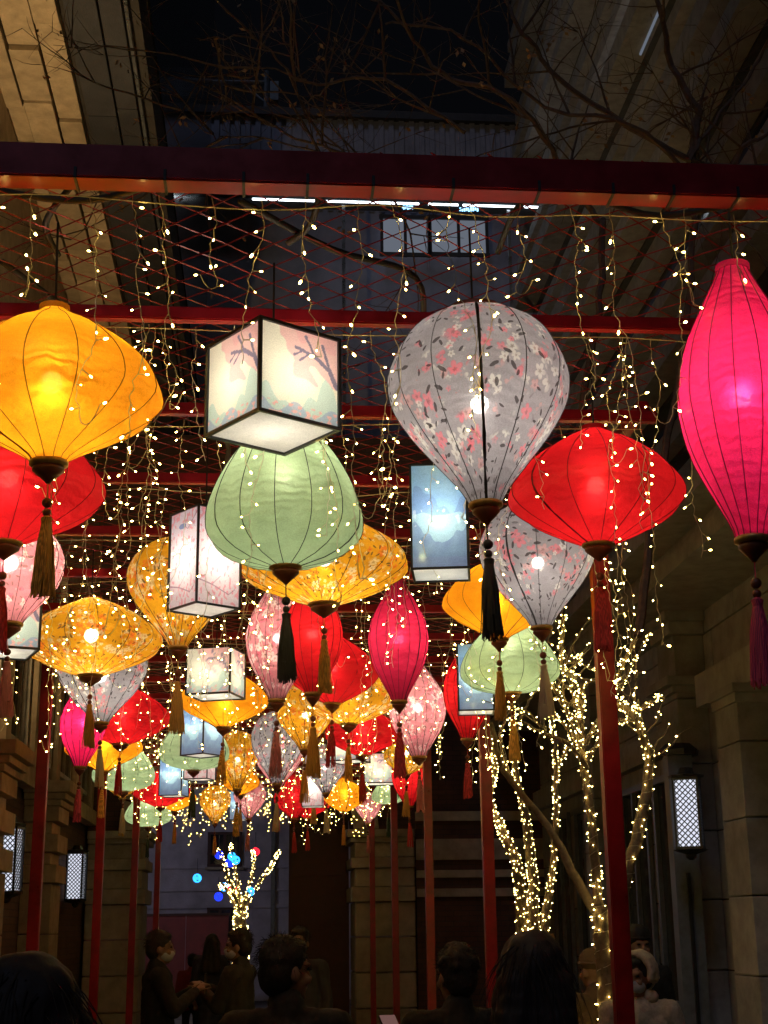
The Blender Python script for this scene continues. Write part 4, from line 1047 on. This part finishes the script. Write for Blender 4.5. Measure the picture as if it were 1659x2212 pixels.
# tree 3: far plaza tree with coloured balls
FYT = 29.5; base = at(521, 2000, FYT); base.z = 0
t3 = empty('plaza_tree', base); tag(t3, 'small plaza tree wound in yellow lights seen through the archway', 'tree')
tw, tb = MB(), MB(); trunk = MB()
Q = limb(trunk, [base, base+Vector((0, 0, 1)), at(520, 1985, FYT), at(521, 1965, FYT)], .13, .10, 8, 4, .01, rg); wrap(Q[4:], .15, .12, tw, tb, rg, 6, 170, 1.3)
for pts in ([(520, 1975), (500, 1945), (484, 1910), (470, 1920)], [(521, 1970), (505, 1930), (492, 1890), (480, 1850), (472, 1838)], [(521, 1970), (516, 1930), (510, 1880), (500, 1840), (498, 1822)],
            [(521, 1970), (535, 1930), (545, 1890), (548, 1850), (545, 1836)], [(522, 1970), (545, 1930), (570, 1895), (590, 1865), (602, 1842)], [(520, 1975), (508, 1950), (505, 1920), (495, 1900)]):
    P = px(pts, FYT)
    for i, p in enumerate(P): p.y += .15*i*rg.uniform(-1, 1)
    Q = limb(trunk, P, .045, .018, 6, 5, .01, rg); wrap(Q, .045, .018, tw, tb, rg, 5, 46, 1.3)
rel(trunk, t3).build('trunk', 'bark', t3, True)
lights_thing('light_wrap', 'yellow fairy lights wound round the plaza tree beyond the arch', base, tw, tb, 'fairy_glow_tree')
for u, v, c, nm in ((473, 1846, 'ball_blue', 'deep blue'), (501, 1850, 'ball_cyan', 'light blue'), (509, 1858, 'ball_cyan', 'light blue'), (496, 1864, 'ball_blue', 'deep blue'), (552, 1840, 'ball_red', 'red'),
                    (426, 1897, 'ball_cyan', 'light blue'), (484, 1916, 'ball_cyan', 'light blue'), (496, 1919, 'ball_red', 'red'), (508, 1926, 'ball_red', 'red'), (541, 1926, 'ball_cyan', 'light blue'), (472, 1937, 'ball_blue', 'deep blue')):
    p = at(u, v, FYT+rg.uniform(-.3, .3)); r = .082
    t = empty('light_ball', p); lab = {'ball_blue': 'deep blue glowing wire ball among the plaza tree branches', 'ball_cyan': 'light blue glowing wire ball among the plaza tree branches', 'ball_red': 'red glowing wire ball among the plaza tree branches'}[c]
    if u == 426: lab = 'light blue glowing wire ball hanging apart from the plaza tree'
    if u == 552: lab = 'red glowing wire ball near the highest tip of the plaza tree'
    tag(t, lab, 'light ball', 'coloured light balls on the plaza tree')
    mb = MB()
    for k in range(10):
        n = Vector((rg.gauss(0, 1), rg.gauss(0, 1), rg.gauss(0, 1))).normalized(); a = n.orthogonal().normalized(); b = n.cross(a)
        mb.tube([(a*math.cos(q*.524)+b*math.sin(q*.524))*r for q in range(13)], .0065, 4, False)
    mb.build('glowing_tube', c, t); MB().tube([(0, 0, r), (0, 0, r+.3)], .006, 4).build('hanging_wire', 'black_cable', t)

# ================================================================== PEOPLE
plain('skin', (.25, .14, .09), .55, nscale=40, amt=.08)
plain('hair_black', (.012, .010, .009), .75, nscale=60, amt=.5)
plain('hair_brown', (.020, .012, .009), .75, nscale=60, amt=.5)
plain('mask_white', (.42, .44, .48), .8, nscale=20, amt=.06)
plain('eye_dark', (.015, .01, .008), .2)
for n_, c_ in (('coat_black', (.009, .009, .010)), ('coat_grey', (.03, .03, .036)), ('coat_maroon', (.16, .015, .02)), ('coat_tan', (.10, .06, .035)), ('coat_cream', (.42, .37, .30)), ('coat_olive', (.022, .02, .014)), ('trousers_dark', (.012, .012, .016)), ('shoe_dark', (.02, .018, .016)), ('fur_brown', (.30, .16, .07)), ('coat_navy', (.02, .024, .04))):
    plain(n_, c_, .9, nscale=45, amt=.25, bumpk=.5)
_sph = {}
class Soup:                                            # loose vertices and faces, fused later by the voxel remesh
    def __init__(s): s.v = []; s.f = []
def ell(bm, c, r, rot=None, seg=12):
    if seg not in _sph: q = MB().ball((0, 0, 0), 1, seg, seg*2//3); _sph[seg] = (q.v, q.f)
    V_, F_ = _sph[seg]; n = len(bm.v); c = Vector(c); rm = rot.to_matrix() if rot else None
    for v in V_:
        p = Vector((v.x*r[0], v.y*r[1], v.z*r[2])); bm.v.append((rm @ p if rm else p)+c)
    bm.f += [tuple(i+n for i in f) for f in F_]
tmp_scene = bpy.data.scenes.new('sculpt'); 
def cap(bm, a, b, ra, rb):
    a, b = Vector(a), Vector(b); n = max(2, min(9, int((b-a).length/max(min(ra, rb), .006)*1.6)))
    for i in range(n+1):
        t = i/n; ell(bm, a.lerp(b, t), (ra+(rb-ra)*t,)*3, seg=8)
def remesh(name, bm, voxel, mat, parent, smooth=6, rough=0):
    me = bpy.data.meshes.new(name); me.from_pydata([tuple(v) for v in bm.v], [], bm.f); me.update()
    o = bpy.data.objects.new(name, me); tmp_scene.collection.objects.link(o)
    md = o.modifiers.new('r', 'REMESH'); md.mode = 'VOXEL'; md.voxel_size = voxel; md.use_smooth_shade = True
    sm = o.modifiers.new('s', 'SMOOTH'); sm.factor = .5; sm.iterations = smooth
    vl = tmp_scene.view_layers[0]; vl.update(); dg = vl.depsgraph; m2 = bpy.data.meshes.new_from_object(o.evaluated_get(dg))
    bpy.data.objects.remove(o); m2.name = name
    if rough:
        new = []
        for p, q in [(v.co.copy(), v.normal.copy()) for v in m2.vertices]:
            new += list(p + q*(noise.noise(p*18)*rough + noise.noise(p*45)*rough*.5))
        m2.vertices.foreach_set('co', new); m2.update()
    m2.materials.clear(); m2.materials.append(M[mat])
    m2.polygons.foreach_set('use_smooth', [True]*len(m2.polygons))
    return link(name, m2, parent)
def hand(bm, wrist, d, upv, side, curl=.5):
    d = d.normalized(); s = d.cross(upv).normalized()*side; n = s.cross(d)*side
    pc = wrist+d*.05
    for k in (-1, -.3, .4, 1):
        cap(bm, wrist+s*.012*k+d*.012, wrist+s*.030*k+d*.088, .016, .013)
    for k, ln in ((-1, .058), (-.35, .074), (.3, .08), (.95, .07)):
        a = wrist+s*.030*k+d*.09; b = a+(d*math.cos(curl*.6)-n*math.sin(curl*.6))*ln*.5; c = b+(d*math.cos(curl*1.7)-n*math.sin(curl*1.7))*ln*.5
        cap(bm, a, b, .0095, .009); cap(bm, b, c, .009, .008)
    a = wrist+s*.030+d*.03; b = a+(s*.75+d*.5-n*.25).normalized()*.045; c = b+(s*.25+d*.9-n*.3).normalized()*.034
    cap(bm, a, b, .0125, .0105); cap(bm, b, c, .0105, .009)
def person(label, u, vtop, Y, H, face, coat='coat_black', hair='short', hcol='hair_black', mask=False, arms='down', headturn=0, hood=None, vox=.014, hat=None, child=False, trousers='trousers_dark', skirt=False):
    """head top seen at (u, vtop) at distance Y; face = heading in degrees, 0 looks away down the passage"""
    p = at(u, vtop, Y); H = H or p.z
    root = empty('person', (p.x, p.y, 0), -R(face)); tag(root, label, 'person')
    s = H/1.72
    V = lambda x, y, z: Vector((x*s, y*s, z*s))
    hc = V(0, .02, 1.585); rot = Matrix.Rotation(-R(headturn), 4, 'Z')
    def hd(x, y, z): return hc + (rot @ Vector((x, y, z)))*s           # head-local
    # ---- body: one continuous skin surface
    bm = Soup()
    ell(bm, hd(0, -.008, .03), (.076*s, .096*s, .105*s), rot.to_quaternion()); ell(bm, hd(0, .022, -.045), (.058*s, .070*s, .078*s), rot.to_quaternion())
    ell(bm, hd(0, .060, -.095), (.030*s, .026*s, .020*s)); cap(bm, hd(0, .093, .012), hd(0, .108, -.028), .010*s, .016*s)
    ell(bm, hd(0, .086, -.062), (.024*s, .010*s, .008*s), rot.to_quaternion())
    for q in (-1, 1):
        ell(bm, hd(q*.079, -.005, -.012), (.012*s, .022*s, .032*s), rot.to_quaternion()); ell(bm, hd(q*.042, .072, -.03), (.022*s, .018*s, .02*s)); cap(bm, hd(q*.018, .092, .028), hd(q*.05, .080, .03), .010*s, .009*s)
    cap(bm, hd(0, -.01, -.06), V(0, -.01, 1.40), .056*s, .062*s)
    cap(bm, V(0, 0, 1.36), V(0, 0, 1.05), .105*s, .10*s); cap(bm, V(-.15, 0, 1.38), V(.15, 0, 1.38), .055*s, .055*s); cap(bm, V(-.06, 0, .95), V(.06, 0, .95), .11*s, .11*s)
    LEG = [[V(q*.09, 0, .92), V(q*.10, .01, .50), V(q*.10, -.02, .09)] for q in (-1, 1)]
    for a, b, c in LEG: cap(bm, a, b, .078*s, .052*s); cap(bm, b, c, .05*s, .035*s); cap(bm, c+V(0, -.03, -.04), c+V(0, .14, -.055), .035*s, .028*s)
    A = {'down': [(.20, 0, 1.37), (.25, -.02, 1.08), (.24, .06, .84)], 'phone': [(.20, 0, 1.37), (.23, .10, 1.12), (.09, .30, 1.26)],
         'high': [(.20, 0, 1.37), (.26, .22, 1.42), (.14, .36, 1.68)], 'side': [(.20, 0, 1.37), (.33, .10, 1.13), (.24, .24, 1.27)], 'pocket': [(.20, 0, 1.37), (.27, -.04, 1.10), (.19, .10, .92)]}
    aa = arms if isinstance(arms, (tuple, list)) else (arms, arms)
    AR = []
    for q, nm in zip((-1, 1), aa):
        a, b, c = [V(q*x, y, z) for x, y, z in A[nm]]; AR.append((a, b, c, nm, q))
        cap(bm, a, b, .046*s, .038*s); cap(bm, b, c, .037*s, .026*s)
        hand(bm, c, (c-b), Vector((0, 0, 1)) if nm != 'high' else Vector((0, 1, 0)), q, .5 if nm in ('down', 'high') else .9)
    remesh('body', bm, vox*.75, 'skin', root, 3)
    # ---- clothes
    bm = Soup()
    cap(bm, V(0, 0, 1.335), V(0, .01, 1.0), .135*s, .145*s); cap(bm, V(-.09, 0, 1.28), V(-.10, 0, .82), .10*s, .12*s); cap(bm, V(.09, 0, 1.28), V(.10, 0, .82), .10*s, .12*s)
    if skirt: cap(bm, V(0, 0, .9), V(0, -.02, .45), .17*s, .21*s)
    cap(bm, V(-.165, -.01, 1.375), V(.165, -.01, 1.375), .078*s, .078*s); cap(bm, V(0, -.015, 1.38), V(0, -.012, 1.455), .095*s, .077*s)
    for a, b, c, nm, q in AR:
        cap(bm, a, b, .080*s, .064*s); cap(bm, b, b.lerp(c, .93), .064*s, .047*s)
    remesh('coat', bm, vox, coat, root, 5, .006)
    bm = Soup()
    cap(bm, V(-.06, 0, .90), V(.06, 0, .90), .135*s, .135*s)
    for a, b, c in LEG: cap(bm, a, b, .098*s, .075*s); cap(bm, b, c+V(0, 0, .0), .072*s, .058*s)
    remesh('trousers', bm, vox*1.2, trousers, root, 4, .004)
    for a, b, c in LEG:
        bm = Soup(); cap(bm, c+V(0, -.03, -.035), c+V(0, .15, -.05), .047*s, .038*s); remesh('shoe', bm, vox, 'shoe_dark', root, 3)
    # ---- hair
    rq = rot.to_quaternion()
    if hair:
        bm = Soup()
        ell(bm, hd(0, -.022, .052), (.090*s, .103*s, .100*s), rq); ell(bm, hd(0, -.05, -.005), (.086*s, .072*s, .088*s), rq)
        if hair == 'long':
            ell(bm, hd(0, -.012, .06), (.098*s, .108*s, .100*s), rq)
            for q in (-1, 0, 1): cap(bm, hd(q*.045, -.055, .0), hd(q*.085, -.10, -.36), .070*s, .075*s)
            for q in (-1, 1): cap(bm, hd(q*.075, .01, .03), hd(q*.11, .0, -.32), .040*s, .042*s)
        if hair == 'short': ell(bm, hd(0, .035, .098), (.068*s, .055*s, .036*s), rq)
        if hair == 'messy':
            rr = random.Random(u)
            for _ in range(46):
                d = Vector((rr.gauss(0, 1), rr.gauss(0, 1)-.3, abs(rr.gauss(0, 1))*.9+.05)).normalized(); q = hd(d.x*.088, d.y*.098-.02, d.z*.098+.05)
                cap(bm, q, q+(rot @ d)*.012*s+Vector((0, 0, -.008)), .020*s, .010*s)
        ho = remesh('hair', bm, vox*.7, hcol, root, 3, .006)
        # loose strands that break up the outline
        mb = MB(); rr = random.Random(int(u)+5)
        for _ in range(160 if hair == 'long' else 420):
            d = Vector((rr.gauss(0, 1), rr.gauss(0, 1)-.35, rr.gauss(0, 1)+.45)).normalized()
            q = hd(d.x*.093, d.y*.104-.022, d.z*.098+.05); t_ = Vector((rr.gauss(0, .5), rr.gauss(0, .5), -1 if hair == 'long' else rr.gauss(-.3, .6)))
            ln = rr.uniform(.012, .035) if hair != 'long' else rr.uniform(.06, .22)
            P = [q]; dr = (rot @ d)*.35+t_*.6
            for k in range(4):
                dr = (dr*.75+Vector((0, 0, -.35 if hair == 'long' else -.1))+(rot @ d)*(.06 if k else .2)).normalized(); P.append(P[-1]+dr*ln*s/4)
            mb.tube(P, [.0013, .0012, .001, .0008, .0004], 3, False)
        mb.build('strands', hcol, ho)['kind'] = 'stuff'
    if mask:
        bm = Soup(); ell(bm, hd(0, .040, -.055), (.064*s, .068*s, .052*s), rq); ell(bm, hd(0, .086, -.035), (.026*s, .034*s, .026*s), rq); remesh('face_mask', bm, vox*.6, 'mask_white', root, 3)
    mb = MB()
    for q in (-1, 1): mb.ball(hd(q*.033, .086, .012), .0125*s, 10, 6, (1.2, .7, .55))
    mb.build('eyes', 'eye_dark', root, True)
    if hood:
        bm = Soup()
        for i in range(13):                              # rim of the hood round the face
            a = -.25+i/12*(math.pi+.5); cap(bm, hd(.112*math.cos(a), .045, .03+.125*math.sin(a)), hd(.095*math.cos(a), -.05, .03+.115*math.sin(a)), .026*s, .042*s)
        ell(bm, hd(0, -.085, .03), (.105*s, .055*s, .125*s), rq); cap(bm, hd(-.08, -.03, -.12), hd(.08, -.03, -.12), .05*s, .05*s)
        remesh('hood', bm, vox*.9, hood, root, 4, .005)
    if hat:
        bm = Soup(); ell(bm, hd(0, -.015, .075), (.098*s, .112*s, .092*s), rq); remesh('hat', bm, vox*.8, hat, root, 3, .004)
        bm = Soup()
        for i in range(20):
            a = 2*math.pi*i/20; ell(bm, hd(.096*math.cos(a), -.015+.110*math.sin(a), .058), (.017*s,)*3, seg=8)
        remesh('hat_brim', bm, vox*.8, hat, root, 3, .004)
    return root, AR, s
def phone(label, root, hand_p, lit=True):
    # slab held in front of the hands, glowing side towards its owner
    wp = root.matrix_basis @ hand_p if False else Matrix.Translation(root.location) @ Matrix.Rotation(root.rotation_euler.z, 4, 'Z') @ Vector(hand_p)
    t = empty('phone', wp, root.rotation_euler.z); tag(t, label, 'phone'); t.rotation_euler.x = R(-62) if lit else 0
    MB().box(-.037, .037, .003, .011, -.076, .076).build('case', 'black_metal', t); MB().box(-.034, .034, .0, .0028, -.072, .072).build('screen', 'phone_glow' if lit else 'dark_glass', t)
random.seed(4)
person('person seen from behind with dark hair, close to the left pergola posts', 62, 2042, 2.35, 1.60, -6, 'coat_black', 'long', 'hair_brown', headturn=4, vox=.012)
person('person in a dark coat seen from behind, short hair, head turned in profile', 620, 2026, 5.7, None, -2, 'coat_black', 'short', headturn=62, vox=.012)
pr = person('dark-haired person with messy hair raising a lit phone', 985, 2046, 6.3, None, -10, 'coat_black', 'messy', arms=('side', 'down'), headturn=-12, vox=.012)
phone('lit phone held by the person with messy dark hair', pr[0], (pr[1][0][2]+Vector((0, .06, .09))))
person('long-haired person in maroon seen from behind before the wrapped tree', 1150, 2026, 4.0, None, 2, 'coat_maroon', 'long', 'hair_brown', headturn=3, vox=.012)
person('person in a cream hooded jacket wearing a white face mask by the red post', 1376, 2066, 8.4, None, 200, 'coat_cream', 'short', mask=True, hood='coat_cream', headturn=18, vox=.012, arms='pocket')
person('person in a black knitted hat standing behind the cream hooded jacket', 1374, 2004, 10.6, None, 170, 'coat_black', 'short', hat='hair_black', headturn=0)
person('person in a tan coat and pale hat with one arm raised beside the tree', 1281, 2056, 9.0, None, -25, 'coat_tan', None, hat='coat_tan', arms=('high', 'down'), vox=.012)
pr = person('masked person in dark coat looking at a phone at the left jamb', 343, 2012, 11.5, None, 78, 'coat_black', 'short', mask=True, arms='phone', headturn=12)
phone('dark phone held by the masked person at the left jamb', pr[0], pr[1][1][2]+Vector((-.08, .08, .05)), False)
person('masked person in a dark jacket facing left before the plaza tree', 519, 2008, 11.8, None, -70, 'coat_olive', 'short', mask=True, arms='phone', headturn=-14)
person('masked person standing against the dark gate leaf', 648, 2004, 13.0, None, 200, 'coat_grey', 'short', mask=True, headturn=-10)
person('long-haired person in a long dark coat walking through the arch', 458, 2024, 20.0, 1.58, 8, 'coat_navy', 'long', skirt=True, vox=.02)
person('child in a dark red jacket walking beside the long dark coat', 416, 2056, 21.0, 1.32, 5, 'coat_maroon', 'short', vox=.02)

bpy.data.scenes.remove(tmp_scene)
